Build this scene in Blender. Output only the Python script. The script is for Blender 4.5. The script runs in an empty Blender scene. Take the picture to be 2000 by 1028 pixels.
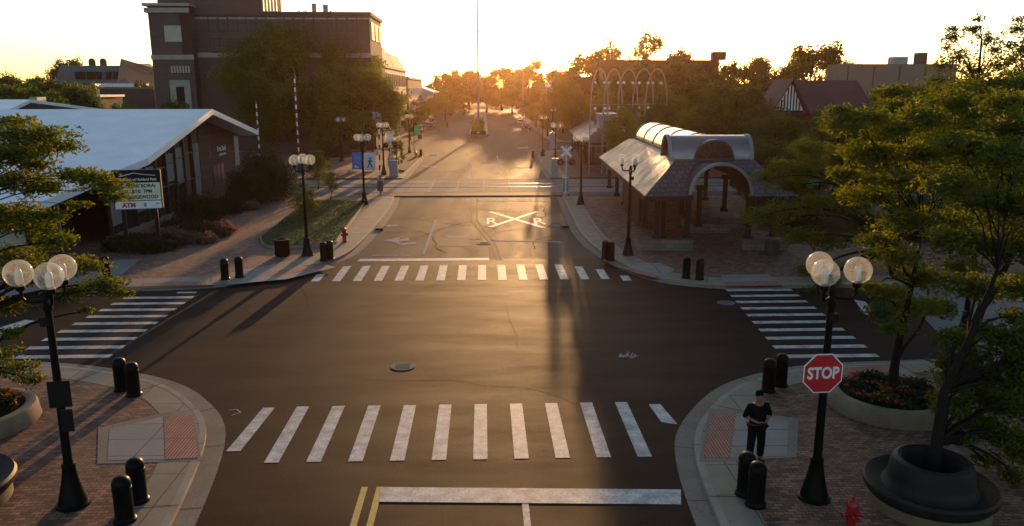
import bpy, math, random
import numpy as np
from mathutils import Vector, Matrix
R=math.radians
SC=bpy.context.scene
COL=SC.collection
# ------------------------------------------------------------------ camera
F=1540.0; CH=9.3; PITCH=math.atan(339/F); YAW=R(2.05)
cd=bpy.data.cameras.new('camera'); cam=bpy.data.objects.new('camera',cd); COL.objects.link(cam)
cd.lens=36*F/2000; cd.sensor_width=36; cd.clip_end=6000; cd.clip_start=0.1
cam.location=(0,0,CH); cam.rotation_euler=(math.pi/2-PITCH,0,-YAW); SC.camera=cam
# ------------------------------------------------------------------ sky, sun
SUN_AZ=R(4.9); SUN_EL=R(5.2)      # azimuth measured from +Y towards +X
w=bpy.data.worlds.new("World"); SC.world=w; w.use_nodes=True
nt=w.node_tree; bg=nt.nodes['Background']
sky=nt.nodes.new('ShaderNodeTexSky'); sky.sky_type='NISHITA'; sky.sun_disc=False
sky.sun_elevation=SUN_EL; sky.sun_rotation=SUN_AZ
sky.air_density=0.82; sky.dust_density=1.0; sky.ozone_density=1.3; sky.altitude=200
nt.links.new(sky.outputs[0],bg.inputs[0]); bg.inputs[1].default_value=0.15
sd=bpy.data.lights.new('sun','SUN'); sd.energy=3.6; sd.angle=R(0.5); sd.color=(1.0,0.54,0.22)
so=bpy.data.objects.new('sun',sd); COL.objects.link(so)
sv=Vector((math.sin(SUN_AZ)*math.cos(SUN_EL),math.cos(SUN_AZ)*math.cos(SUN_EL),math.sin(SUN_EL)))
so.rotation_euler=sv.to_track_quat('Z','Y').to_euler(); so.location=(0,0,50)
SC.view_settings.view_transform='Standard'; SC.view_settings.look='None'
SC.view_settings.exposure=0.88; SC.view_settings.gamma=1.0
SC.cycles.volume_bounces=1; SC.cycles.max_bounces=8; SC.cycles.transparent_max_bounces=24
# ------------------------------------------------------------------ helpers
def ray(px,py):
    x=(px-1000)/F; y=(514-py)/F
    d=(x,math.cos(PITCH)+y*math.sin(PITCH),-math.sin(PITCH)+y*math.cos(PITCH))
    c,s=math.cos(YAW),math.sin(YAW)
    return (d[0]*c+d[1]*s,-d[0]*s+d[1]*c,d[2])
def G(px,py,z=0.0):
    d=ray(px,py); t=(z-CH)/d[2]; return (d[0]*t,d[1]*t)
def AT(px,py,Y):
    d=ray(px,py); t=Y/d[1]; return (d[0]*t,Y,CH+d[2]*t)

class MB:
    def __init__(s): s.v=[]; s.f=[]; s.m=[]
    def add(s,vs,fs,mi=0):
        o=len(s.v); s.v+= [tuple(p) for p in vs]; s.f+=[tuple(i+o for i in f) for f in fs]; s.m+=[mi]*len(fs); return s
    def box(s,x0,x1,y0,y1,z0,z1,mi=0,rot=0,piv=None):
        vs=[(x,y,z) for z in (z0,z1) for x,y in ((x0,y0),(x1,y0),(x1,y1),(x0,y1))]
        if rot:
            cx,cy=piv if piv else ((x0+x1)/2,(y0+y1)/2); c,si=math.cos(rot),math.sin(rot)
            vs=[(cx+(x-cx)*c-(y-cy)*si,cy+(x-cx)*si+(y-cy)*c,z) for x,y,z in vs]
        return s.add(vs,[(0,3,2,1),(4,5,6,7),(0,1,5,4),(1,2,6,5),(2,3,7,6),(3,0,4,7)],mi)
    def prism(s,poly,z0,z1,mi=0,top=None):
        n=len(poly)
        a=sum(poly[i][0]*poly[(i+1)%n][1]-poly[(i+1)%n][0]*poly[i][1] for i in range(n))
        if a<0: poly=poly[::-1]
        vs=[(x,y,z0) for x,y in poly]+[(x,y,z1) for x,y in poly]
        s.add(vs,[tuple(range(n))[::-1]]+[(i,(i+1)%n,n+(i+1)%n,n+i) for i in range(n)],mi)
        return s.add([(x,y,z1) for x,y in poly],[tuple(range(n))],mi if top is None else top)
    def poly3(s,pts,mi=0): return s.add(pts,[tuple(range(len(pts)))],mi)
    def slab(s,pts,t,mi=0):
        n=len(pts); lo=[(x,y,z-t) for x,y,z in pts]
        return s.add(list(pts)+lo,[tuple(range(n)),tuple(range(n,2*n))[::-1]]+[(i,n+i,n+(i+1)%n,(i+1)%n) for i in range(n)],mi)
    def tube(s,pts,rad,n=8,mi=0,cap=True):
        pts=[Vector(p) for p in pts]
        if not hasattr(rad,'__len__'): rad=[rad]*len(pts)
        vs=[];fs=[];ref=None
        for i,p in enumerate(pts):
            d=(pts[min(i+1,len(pts)-1)]-pts[max(i-1,0)]).normalized()
            if ref is None: ref=Vector((0,0,1)) if abs(d.z)<.9 else Vector((1,0,0))
            u=d.cross(ref).normalized(); v=u.cross(d).normalized(); ref=v
            for k in range(n):
                a=2*math.pi*k/n; vs.append(p+rad[i]*(math.cos(a)*u+math.sin(a)*v))
        for i in range(len(pts)-1):
            for k in range(n):
                k2=(k+1)%n; fs.append((i*n+k,(i+1)*n+k,(i+1)*n+k2,i*n+k2))
        if cap: fs.append(tuple(range(n))); fs.append(tuple(range((len(pts)-1)*n,len(pts)*n))[::-1])
        return s.add(vs,fs,mi)
    def lathe(s,prof,n=24,mi=0,c=(0,0),a0=0,a1=2*math.pi,axis='z',o=(0,0,0)):
        full=abs(a1-a0-2*math.pi)<1e-6; m=n if full else n+1; vs=[];fs=[]
        for r,z in prof:
            for k in range(m):
                a=a0+(a1-a0)*k/n; x,y=r*math.cos(a),r*math.sin(a)
                if axis=='z': vs.append((c[0]+x+o[0],c[1]+y+o[1],z+o[2]))
                elif axis=='y': vs.append((x+o[0],z+o[1],y+o[2]))
                else: vs.append((z+o[0],x+o[1],y+o[2]))
        for i in range(len(prof)-1):
            for k in range(n):
                k2=(k+1)%m
                q=(i*m+k,i*m+k2,(i+1)*m+k2,(i+1)*m+k)
                fs.append(q if axis!='y' else q[::-1])
        return s.add(vs,fs,mi)
    def sphere(s,c,r,n=16,mi=0,sz=1.0):
        k=max(6,n//2)
        return s.lathe([(max(1e-4,r*math.sin(math.pi*i/k)),-r*sz*math.cos(math.pi*i/k)) for i in range(k+1)],n,mi,o=c)
    def build(s,name,mats,parent=None,smooth=False,loc=None,rotz=0,bevel=0):
        me=bpy.data.meshes.new(name); me.from_pydata(s.v,[],s.f)
        if not isinstance(mats,(list,tuple)): mats=[mats]
        for m in mats: me.materials.append(m)
        if len(mats)>1: me.polygons.foreach_set('material_index',s.m)
        if smooth: me.polygons.foreach_set('use_smooth',[True]*len(me.polygons))
        me.update(); o=bpy.data.objects.new(name,me); COL.objects.link(o)
        if smooth:
            try: me.set_sharp_from_angle(angle=R(42))
            except Exception: pass
        if parent: o.parent=parent
        if loc is not None: o.location=loc
        if rotz: o.rotation_euler=(0,0,rotz)
        if bevel:
            b=o.modifiers.new('bevel','BEVEL'); b.width=bevel; b.segments=2; b.limit_method='ANGLE'
        return o
def tag(o,label=None,cat=None,group=None,kind=None):
    if label: o['label']=label
    if cat: o['category']=cat
    if group: o['group']=group
    if kind: o['kind']=kind
    return o
def thing(name,label,cat,loc=(0,0,0),rotz=0,group=None):
    o=bpy.data.objects.new(name,None); COL.objects.link(o); o.location=loc; o.rotation_euler=(0,0,rotz)
    o.empty_display_size=.3
    return tag(o,label,cat,group)
def dup(o,loc=None,rotz=None,label=None,parent=None,scale=None):
    c=o.copy(); COL.objects.link(c)
    if parent: c.parent=parent
    for ch in [x for x in COL.objects if x.parent==o]: dup(ch,parent=c)
    if loc is not None: c.location=loc
    if rotz is not None: c.rotation_euler=(0,0,rotz)
    if label: c['label']=label
    if scale: c.scale=(scale,)*3 if not hasattr(scale,'__len__') else scale
    return c
# ------------------------------------------------------------------ materials
MC={}
def mat(name,base,rough=.7,base2=None,nscale=1.0,fine=0,finescale=40,bump=0,bumpscale=60,metal=0,spec=.5,pat=None,stretch=None,roughvar=0,kind=None):
    if name in MC: return MC[name]
    if max(base)<.45:
        base=tuple(x*.74 for x in base); base2=tuple(x*.74 for x in base2) if base2 else None
    m=bpy.data.materials.new(name); m.use_nodes=True; t=m.node_tree; L=t.links.new; N=t.nodes.new
    b=t.nodes['Principled BSDF']; b.inputs['Roughness'].default_value=rough; b.inputs['Metallic'].default_value=metal
    b.inputs['Specular IOR Level'].default_value=spec
    geo=N('ShaderNodeNewGeometry'); vec=geo.outputs['Position']
    if stretch:
        mp=N('ShaderNodeMapping'); mp.inputs['Scale'].default_value=stretch; L(vec,mp.inputs[0]); vs=mp.outputs[0]
    else: vs=vec
    def noise(sc,det=4,v=None,ro=.6):
        n=N('ShaderNodeTexNoise'); n.inputs['Scale'].default_value=sc; n.inputs['Detail'].default_value=det
        n.inputs['Roughness'].default_value=ro; L(v or vec,n.inputs['Vector']); return n.outputs[0]
    def ramp(x,a,c,lo,hi):
        r=N('ShaderNodeMapRange'); L(x,r.inputs[0]); r.inputs[1].default_value=a; r.inputs[2].default_value=c
        r.inputs[3].default_value=lo; r.inputs[4].default_value=hi; return r.outputs[0]
    def mix(f,a,c,mode='MIX'):
        x=N('ShaderNodeMix'); x.data_type='RGBA'; x.blend_type=mode
        if hasattr(f,'links'): L(f,x.inputs[0])
        else: x.inputs[0].default_value=f
        for s,i in ((a,6),(c,7)):
            if hasattr(s,'links'): L(s,x.inputs[i])
            else: x.inputs[i].default_value=(*s,1)
        return x.outputs[2]
    col=base; h=None
    n1=noise(nscale,5,vs)
    if base2 is not None: col=mix(ramp(n1,.35,.65,0,1),base,base2)
    else: col=mix(ramp(n1,.3,.7,0,1),tuple(x*.86 for x in base),tuple(min(1,x*1.12) for x in base))
    if fine:
        f=noise(finescale,3); g=N('ShaderNodeCombineColor')
        v=ramp(f,.25,.75,1-fine,1+fine)
        for i in range(3): L(v,g.inputs[i])
        col=mix(1.0,col,g.outputs[0],'MULTIPLY')
    if pat:
        br=N('ShaderNodeTexBrick'); p=pat
        mp=N('ShaderNodeMapping'); mp.inputs['Rotation'].default_value=p.get('rot',(0,0,0)); L(vec,mp.inputs[0]); L(mp.outputs[0],br.inputs['Vector'])
        br.inputs['Scale'].default_value=1; br.inputs['Brick Width'].default_value=p['w']; br.inputs['Row Height'].default_value=p['h']
        br.inputs['Mortar Size'].default_value=p.get('m',.01); br.offset=p.get('off',.5)
        br.inputs['Color1'].default_value=(*[1-p.get('v',.3)]*3,1); br.inputs['Color2'].default_value=(*[1+p.get('v',.3)]*3,1)
        br.inputs['Mortar'].default_value=(*p.get('mc',(.45,.45,.45)),1); br.inputs['Mortar Smooth'].default_value=.2
        col=mix(1.0,col,br.outputs[0],'MULTIPLY')
        h=br.outputs['Fac']
    L(col,b.inputs['Base Color']) if hasattr(col,'links') else None
    if roughvar:
        L(ramp(noise(nscale*1.7,4,vs),.3,.7,max(.05,rough-roughvar),min(1,rough+roughvar)),b.inputs['Roughness'])
    if bump or h is not None:
        bp=N('ShaderNodeBump'); bp.inputs['Strength'].default_value=bump or .3; bp.inputs['Distance'].default_value=.01
        if h is not None:
            bp.invert=True; L(h,bp.inputs['Height'])
        else: L(noise(bumpscale,4),bp.inputs['Height'])
        L(bp.outputs[0],b.inputs['Normal'])
    MC[name]=m; return m
def leafmat(name,c1,c2,trans=.45,ns=.9):
    if name in MC: return MC[name]
    m=bpy.data.materials.new(name); m.use_nodes=True; t=m.node_tree; L=t.links.new; N=t.nodes.new
    for n in list(t.nodes): t.nodes.remove(n)
    out=N('ShaderNodeOutputMaterial'); geo=N('ShaderNodeNewGeometry'); no=N('ShaderNodeTexNoise'); no.inputs['Scale'].default_value=ns; no.inputs['Detail'].default_value=5
    L(geo.outputs['Position'],no.inputs['Vector'])
    mr=N('ShaderNodeMapRange'); mr.inputs[1].default_value=.35; mr.inputs[2].default_value=.65; L(no.outputs[0],mr.inputs[0])
    mx=N('ShaderNodeMix'); mx.data_type='RGBA'; mx.inputs[6].default_value=(*c1,1); mx.inputs[7].default_value=(*c2,1); L(mr.outputs[0],mx.inputs[0])
    d=N('ShaderNodeBsdfDiffuse'); tr=N('ShaderNodeBsdfTranslucent'); g=N('ShaderNodeBsdfGlossy'); g.inputs['Roughness'].default_value=.45
    hs=N('ShaderNodeHueSaturation'); hs.inputs['Value'].default_value=2.3; hs.inputs['Saturation'].default_value=1.1; hs.inputs['Hue'].default_value=.485; L(mx.outputs[2],hs.inputs['Color'])
    L(mx.outputs[2],d.inputs[0]); L(hs.outputs[0],tr.inputs[0]); g.inputs[0].default_value=(.9,.9,.8,1)
    m1=N('ShaderNodeMixShader'); m1.inputs[0].default_value=trans; L(d.outputs[0],m1.inputs[1]); L(tr.outputs[0],m1.inputs[2])
    m2=N('ShaderNodeMixShader'); m2.inputs[0].default_value=.03; L(m1.outputs[0],m2.inputs[1]); L(g.outputs[0],m2.inputs[2])
    L(m2.outputs[0],out.inputs[0]); MC[name]=m; return m
def globemat():
    m=bpy.data.materials.new('globe_glass'); m.use_nodes=True; t=m.node_tree; L=t.links.new; N=t.nodes.new
    for n in list(t.nodes): t.nodes.remove(n)
    out=N('ShaderNodeOutputMaterial'); tp=N('ShaderNodeBsdfTransparent'); tp.inputs[0].default_value=(.98,.98,.97,1)
    tr=N('ShaderNodeBsdfTranslucent'); tr.inputs[0].default_value=(.9,.87,.76,1); df=N('ShaderNodeBsdfDiffuse'); df.inputs[0].default_value=(.85,.84,.78,1)
    gl=N('ShaderNodeBsdfGlossy'); gl.inputs['Roughness'].default_value=.08
    a=N('ShaderNodeMixShader'); a.inputs[0].default_value=.4; L(tr.outputs[0],a.inputs[1]); L(df.outputs[0],a.inputs[2])
    lw=N('ShaderNodeLayerWeight'); lw.inputs[0].default_value=.35
    mr=N('ShaderNodeMapRange'); mr.inputs[3].default_value=.09; mr.inputs[4].default_value=.6; L(lw.outputs['Facing'],mr.inputs[0])
    b=N('ShaderNodeMixShader'); L(mr.outputs[0],b.inputs[0]); L(tp.outputs[0],b.inputs[1]); L(a.outputs[0],b.inputs[2])
    c=N('ShaderNodeMixShader'); c.inputs[0].default_value=.06; L(b.outputs[0],c.inputs[1]); L(gl.outputs[0],c.inputs[2])
    L(c.outputs[0],out.inputs[0]); return m
M_AN=mat('asphalt_new',(.017,.0078,.0056),.68,(.044,.0195,.0125),.5,.55,16,.7,90,stretch=(.3,1,1),roughvar=.045,spec=.06)
M_AO=mat('asphalt_old',(.055,.047,.045),.74,(.085,.074,.07),.35,.4,60,.5,100,stretch=(1.2,.25,1),roughvar=.06,spec=.07)
M_CON=mat('concrete',(.28,.225,.17),.85,(.36,.29,.225),.8,.2,16,.2,60,spec=.2)
M_CURB=mat('curb_concrete',(.33,.27,.20),.75,(.42,.37,.29),1.2,.1,25,.2,60)
M_BRK=mat('brick_pavers',(.19,.08,.046),.85,(.33,.165,.10),1.6,.35,14,pat=dict(w=.24,h=.12,m=.012,v=.5,mc=(.3,.3,.3)))
M_BRK2=mat('worn_pavers',(.24,.11,.07),.8,(.33,.17,.115),.5,.3,14,pat=dict(w=.3,h=.15,m=.012,v=.4,rot=(0,0,R(20))))
M_GND=mat('dirt_ground',(.07,.065,.045),.95,(.045,.055,.025),.05,.3,5)
M_LINE=mat('road_paint',(.60,.58,.54),.65,(.30,.28,.26),2.6,.35,16)
M_LINEW=mat('worn_paint',(.46,.43,.40),.85,(.20,.185,.17),4,.4,14,spec=.1)
M_YEL=mat('yellow_paint',(.55,.36,.05),.6,(.4,.26,.04),3,.2,25)
M_TACT=mat('tactile_tile',(.46,.17,.11),.75,(.38,.14,.095),3,.1,20,pat=dict(w=.085,h=4,m=.02,v=.12,off=0,mc=(.35,.35,.35)))
M_BLK=mat('black_iron',(.004,.004,.004),.45,(.007,.007,.007),4,spec=.12)
M_BLKM=mat('matte_black',(.012,.012,.012),.7,spec=.2)
M_GLASS=globemat()
M_FROST=mat('frosted_glass',(.75,.73,.66),.4)
M_RED=mat('red_enamel',(.42,.012,.012),.35)
M_SIGNRED=mat('sign_red',(.55,.012,.02),.45)
M_WHT=mat('white_paint',(.78,.77,.74),.5)
M_ROOFW=mat('white_membrane',(.72,.745,.77),.4,(.84,.85,.86),.5,.05,3)
M_GRY=mat('grey_metal',(.34,.35,.37),.45,metal=.3)
M_DGRY=mat('dark_grey_metal',(.09,.09,.095),.45,metal=.3)
M_STL=mat('galvanised_steel',(.5,.5,.5),.35,metal=.9)
M_WIN=mat('window_glass',(.03,.035,.04),.12,spec=.8)
M_BRW=mat('red_brick_wall',(.10,.036,.024),.9,(.135,.05,.035),.6,.2,20,pat=dict(w=.25,h=.08,m=.01,v=.2,rot=(R(90),0,R(90))))
M_BRG=mat('brown_brick_wall',(.125,.088,.078),.9,(.15,.105,.092),.25,.12,8,pat=dict(w=.6,h=.2,m=.015,v=.1,rot=(R(90),0,0),mc=(.8,.8,.8)))
M_STONE=mat('limestone',(.42,.37,.31),.8,(.5,.45,.38),.8,.1,10,pat=dict(w=.7,h=.3,m=.012,v=.08,rot=(R(90),0,0),mc=(.6,.6,.6)))
M_TANB=mat('tan_wall',(.27,.20,.15),.85,(.32,.24,.18),.2)
M_SHG=mat('roof_shingles',(.085,.078,.082),.5,(.11,.10,.10),.5,.2,10,bump=1,spec=.6,roughvar=.12,pat=dict(w=.5,h=.36,m=.04,v=.25,mc=(.28,.28,.28)))
M_RDR=mat('red_roof_tiles',(.13,.045,.035),.8,(.17,.06,.05),.5,.2,8)
M_BARK=mat('bark',(.022,.016,.013),.95,(.03,.022,.017),6,.3,30,.6,25,spec=.1)
M_SOIL=mat('soil',(.03,.022,.016),.95)
M_GRASS=mat('grass_turf',(.02,.05,.008),.95,(.03,.065,.01),1.5,.4,40)
M_SKIN=mat('skin',(.30,.15,.10),.55)
M_CLOTH=mat('black_cloth',(.007,.007,.009),.95,(.01,.01,.013),5,spec=.08)
M_HAIR=mat('dark_hair',(.010,.007,.006),.9,spec=.05)
M_BLUE=mat('blue_panel',(.02,.16,.5),.5)
M_PALE=mat('pale_panel',(.55,.66,.7),.5)
M_GREEN=mat('green_panel',(.03,.5,.12),.5)
M_CREAM=mat('cream_panel',(.72,.68,.5),.5)
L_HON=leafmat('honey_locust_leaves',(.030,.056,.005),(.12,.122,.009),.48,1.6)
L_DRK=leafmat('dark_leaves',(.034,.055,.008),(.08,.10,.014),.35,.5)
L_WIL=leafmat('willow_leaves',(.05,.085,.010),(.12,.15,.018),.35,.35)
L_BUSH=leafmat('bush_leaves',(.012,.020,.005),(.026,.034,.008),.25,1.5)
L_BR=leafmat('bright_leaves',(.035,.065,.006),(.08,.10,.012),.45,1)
L_RED=leafmat('red_flowers',(.30,.03,.01),(.38,.12,.02),.3,4)
L_TAN=leafmat('dry_grass',(.20,.12,.07),(.14,.08,.05),.4,2)
# ------------------------------------------------------------------ setting: ground and roads
def smoothline(pts,k=6):
    out=[]
    P=[pts[0]]+list(pts)+[pts[-1]]
    for i in range(1,len(P)-2):
        p0,p1,p2,p3=[Vector(q) for q in P[i-1:i+3]]
        for j in range(k):
            t=j/k; out.append(tuple(.5*((2*p1)+(-p0+p2)*t+(2*p0-5*p1+4*p2-p3)*t*t+(-p0+3*p1-3*p2+p3)*t**3)))
    out.append(tuple(pts[-1])); return out
def offset(line,d):    # positive d: to the left of the direction of travel
    out=[]
    for i,p in enumerate(line):
        a=Vector(line[max(0,i-1)]); b=Vector(line[min(len(line)-1,i+1)]); t=(b-a).normalized()
        out.append((p[0]-t.y*d,p[1]+t.x*d))
    return out
def struct(name,mb,m,smooth=False): return tag(mb.build(name,m,smooth=smooth),kind='structure')
def flat(name,poly,z,m):
    n=len(poly); a=sum(poly[i][0]*poly[(i+1)%n][1]-poly[(i+1)%n][0]*poly[i][1] for i in range(n))
    if a<0: poly=poly[::-1]
    mb=MB(); mb.poly3([(x,y,z) for x,y in poly]); return struct(name,mb,m)
flat('ground',[(-2500,-300),(2500,-300),(2500,3500),(-2500,3500)],-.02,M_GND)
flat('road',[(-70,-30),(70,-30),(70,60),(16.3,60),(16.3,43.3),(-70,43.3)],0,M_AN)
flat('old_road',[(-60,43.3),(16.3,43.3),(16.3,60),(70,60),(70,420),(-60,420)],-.002,M_AO)
flat('side_road',[(20.2,38),(17.0,26.3),(16.6,24),(70,24),(70,38)],.004,mat('asphalt_grey',(.10,.098,.095),.6,(.14,.135,.13),.4,.3,60,.4,90))
def block(line,closing,inner=M_BRK,apron=.8,side=1,kerb=True):
    l0=smoothline(line); l1=offset(l0,.5*side); l2=offset(l0,.68*side); l3=offset(l0,(.68+apron)*side)
    def strip(a,b,z0,z1,mb,mi=0):
        n=len(a)
        for i in range(n-1):
            q=[a[i],a[i+1],b[i+1],b[i]]
            if side<0: q=q[::-1]
            mb.add([(x,y,z1) for x,y in q],[(0,1,2,3)],mi)
        for i in range(n-1):
            q=[(a[i][0],a[i][1],z0),(a[i+1][0],a[i+1][1],z0),(a[i+1][0],a[i+1][1],z1),(a[i][0],a[i][1],z1)]
            mb.add(q,[(0,1,2,3)],mi)
    g=MB(); strip(l0,l1,-.02,.012,g); struct('gutter',g,M_CON)
    k=MB(); strip(l1,l2,-.02,.125,k); struct('kerb',k,M_CURB)
    p=MB(); strip(l2,l3,.05,.122,p); struct('sidewalk_apron',p,mat('apron_concrete',(.3,.245,.17),.8,(.37,.30,.21),1,.1,20,pat=dict(w=1.5,h=1.5,m=.02,v=.05,off=0,mc=(.4,.4,.4))))
    flat('sidewalk',l3+closing,.118,inner)
    j=MB(); acc=0
    for i in range(1,len(l0)-1):
        d=math.hypot(l0[i][0]-l0[i-1][0],l0[i][1]-l0[i-1][1]); acc+=d
        if acc<2.6: continue
        acc=0; tx,ty=(l0[i+1][0]-l0[i-1][0]),(l0[i+1][1]-l0[i-1][1]); m_=math.hypot(tx,ty) or 1; tx,ty=tx/m_*.012,ty/m_*.012
        for a,b,z in ((l0[i],l1[i],.0155),(l1[i],l2[i],.1285),(l2[i],l3[i],.1255)):
            q=[(a[0]-tx,a[1]-ty,z),(a[0]+tx,a[1]+ty,z),(b[0]+tx,b[1]+ty,z),(b[0]-tx,b[1]-ty,z)]
            j.add(q if side<0 else q[::-1],[(0,1,2,3)])
    struct('pavement_joints',j,M_BLKM)
    return l0
SW=block([(-6.0,4),(-6.2,12),(-6.36,15.8),(-7.17,20.5),(-8.62,23.1),(-10.41,24.8),(-13.1,26.1),(-16,26.8),(-20,27.1),(-30,27.2),(-60,27.2)],[(-60,4)])
SE=block([(4.4,4),(4.5,12),(4.57,15.4),(4.87,18.5),(5.54,20.7),(7.35,23.4),(9.55,24.9),(12,25.6),(16.5,25.9),(21,26),(30,26.1),(60,26.1)],[(60,4)],side=-1)
NWL=block([(-60,36.4),(-32,36.4),(-22,36.5),(-16.8,36.6),(-12.52,37.43),(-10.2,39.9),(-8.2,42.4),(-7.32,45.2),(-7.0,52),(-7.0,62),(-7.4,69.4)],[(-60,69.4)],M_BRK2,1.5)
NEL=block([(60,36.3),(30,36.3),(20,36.2),(14,36.1),(11.06,36.2),(8.2,38.1),(6.5,43.5),(5.85,50.5),(6.1,60),(6.4,69.2)],[(60,69.2)],M_BRK,1.2,side=-1)
NL2=block([(-8.1,84),(-8.1,100),(-8.4,112),(-10.5,119),(-14,123),(-60,124)],[(-60,84)],M_BRK2,1.5)
NR2=block([(6.8,84),(6.9,100),(7.3,112),(9,119),(12,123),(60,124)],[(60,84)],M_BRK,1.5,side=-1)
block([(-60,142),(-19,142.5),(-17,146),(-16.6,160),(-16.6,250),(-18,400)],[(-60,400)],M_BRK2,1.5)
block([(60,142),(15,142.5),(12.5,146),(12,160),(12,250),(12,400)],[(60,400)],M_BRK,1.5,side=-1)
# track bed crossing the street
tb=MB()
tb.box(-60,60,69.9,83.4,-.02,.05,0)
struct('track_bed',tb,mat('ballast',(.09,.08,.075),.9,(.13,.12,.11),1.5,.4,30))
tp=MB()
for a,b in ((72.3,76.0),(76.5,78.9),(79.3,82.6)): tp.box(-34,34,a,b,.0,.075,0)
struct('crossing_panels',tp,mat('panel_concrete',(.28,.25,.23),.85,(.34,.30,.28),.5,.2,12,spec=.12,pat=dict(w=2.4,h=60,m=.03,v=.06,off=0,mc=(.5,.5,.5))))
fl=MB(); fl.box(-8.3,6.6,69.95,72.2,.02,.074); fl.box(-8.4,6.9,82.75,83.3,.02,.072)
struct('crossing_flangeway',fl,mat('dark_rubber',(.03,.02,.018),.8))
for yy in (76.08,76.42,79.0,79.2):
    rb=MB(); rb.box(-60,60,yy-.035,yy+.035,.03,.09); struct('rail',rb,mat('rail_steel',(.10,.08,.07),.4,metal=.7))
# painted markings
def mark(name,polys,m,z=.006):
    mb=MB()
    for p in polys:
        n=len(p); a=sum(p[i][0]*p[(i+1)%n][1]-p[(i+1)%n][0]*p[i][1] for i in range(n))
        if a<0: p=p[::-1]
        mb.poly3([(x,y,z) for x,y in p])
    return struct(name,mb,m)
def rect(x0,x1,y0,y1): return [(x0,y0),(x1,y0),(x1,y1),(x0,y1)]
near=[rect(-5.66+1.066*i,-5.66+1.066*i+.37,18.75,22.4) for i in range(10)]
near+=[[(-6.83,19.45),(-6.46,19.45),(-6.3,22.35),(-6.65,22.35)],[(5.35,20.75),(5.45,20.75),(5.28,22.2),(4.93,22.2),(5.02,20.9)]]
mark('near_crosswalk',near,M_LINE)
far=[rect(-8.62+1.035*i,-8.62+1.035*i+.42,38.3 if i<15 else 37.9,(39.9 if i==0 else 41.75 if i<13 else 41.2 if i==13 else 40.5 if i==14 else 39.0)) for i in range(16)]
mark('far_crosswalk',far,M_LINE)
mark('left_crosswalk',[rect(-16.9+.05*i,-13.35,27.1+1.02*i,27.45+1.02*i) for i in range(9)]+[rect(-14.4,-13.5,36.2,36.45)],M_LINE)
mark('right_crosswalk',[rect(10.55+.1*i,14.05+.06*i,26.2+1.05*i,26.55+1.05*i) for i in range(10)],M_LINE)
mark('stop_line',[[G(742,952),G(1330,957),G(1330,986),G(740,981)]],M_LINE,.01)
mark('lane_line',[rect(.82,.97,6,16.5)],M_LINE)
mark('yellow_centre_line',[rect(-2.98,-2.83,6,17.4),rect(-2.62,-2.47,6,17.4)],M_YEL)
mark('far_stop_line',[[G(697,511),G(955,509),G(955,504),G(703,506)]],M_LINE)
mark('side_stop_line',[[G(-20,672),G(0,662),G(76,628),G(50,625),G(-20,646)]],M_LINE)
mark('side_stop_line',[[G(1668,586),G(1690,590),G(1712,616),G(1690,615)]],M_LINE,.01)
def ln(a,b,w_):
    a=Vector(a);b=Vector(b);t=(b-a).normalized();n=Vector((-t.y,t.x))*w_/2
    return [tuple(a-n),tuple(b-n),tuple(b+n),tuple(a+n)]
def pl(pxs,w_): 
    g=[G(*p) for p in pxs]; return [ln(g[i],g[i+1],w_) for i in range(len(g)-1)]
mark('lane_line',pl([(827,497),(851,430)],.16),M_LINEW)
mark('double_yellow_line',pl([(922,384),(921,432),(960,478),(970,508)],.13)+pl([(933,384),(931,430),(968,476),(978,508)],.13)+pl([(957,480),(960,508)],.12),mat('worn_yellow',(.30,.21,.10),.8,(.13,.10,.07),5,.3,20,spec=.1))
mark('cross_line',pl([(930,393),(1063,393)],.4)+pl([(957,470),(1095,473)],.35)+pl([(727,499),(800,499)],.2),M_LINEW)
mark('railroad_cross_marking',pl([(957,414),(1062,445)],.36),M_LINE)
mark('railroad_cross_marking',pl([(957,444),(1048,414)],.36),M_LINE,.010)
mark('lane_arrow',[[G(747,470),G(780,464),G(780,468),G(798,466),G(800,470),G(778,473),G(783,476)],[G(773,476),G(815,473),G(812,477),G(785,479)],[G(868,460),G(875,466),G(925,468),G(942,468),G(925,465),G(885,463)]],M_LINEW)
mark('patch_marking',[[G(x-14,y-1),G(x+10,y-2),G(x+15,y+1),G(x-8,y+2)] for x,y in ((765,441),(1048,425),(838,303),(853,304),(840,326),(1020,289),(1022,328))],M_LINEW)
mark('lane_line',pl([(971,304),(974,328)],.2)+pl([(915,304),(925,350)],.15)+pl([(935,317),(965,320)],.3)+pl([(870,335),(905,336)],.3),M_LINEW)
mark('lane_line',[rect(-5.2+2.55*i,-5.0+2.55*i,72.5,82.4) for i in range(5)],M_LINEW,.082)
mark('utility_paint_mark',[[G(1210+7*i,692+4*math.sin(i*2.4)),G(1215+7*i,690+4*math.sin(i*1.9)),G(1214+7*i,697+4*math.sin(i*3)),G(1208+7*i,699)] for i in range(5)]+pl([(1212,697),(1225,692),(1233,700),(1246,695)],.06),M_LINEW)
mark('utility_paint_mark',pl([(448,802),(462,800),(470,806),(452,812)],.05),M_LINEW)
mark('pavement_joint',pl([(450,760+40),(300,1100)],.02),M_AN,.003)
rc=random.Random(8)
def crack(x,y,ang,n,step,w_,name,m,z=.0045):
    ps=[(x,y)]
    for i in range(n):
        ang+=rc.uniform(-.35,.35); x+=math.cos(ang)*step; y+=math.sin(ang)*step; ps.append((x,y))
    mark(name,[ln(ps[i],ps[i+1],w_*rc.uniform(.6,1.3)) for i in range(n)],m,z)
M_TAR=mat('tar_seal',(.012,.009,.008),.85,spec=.02)
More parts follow.
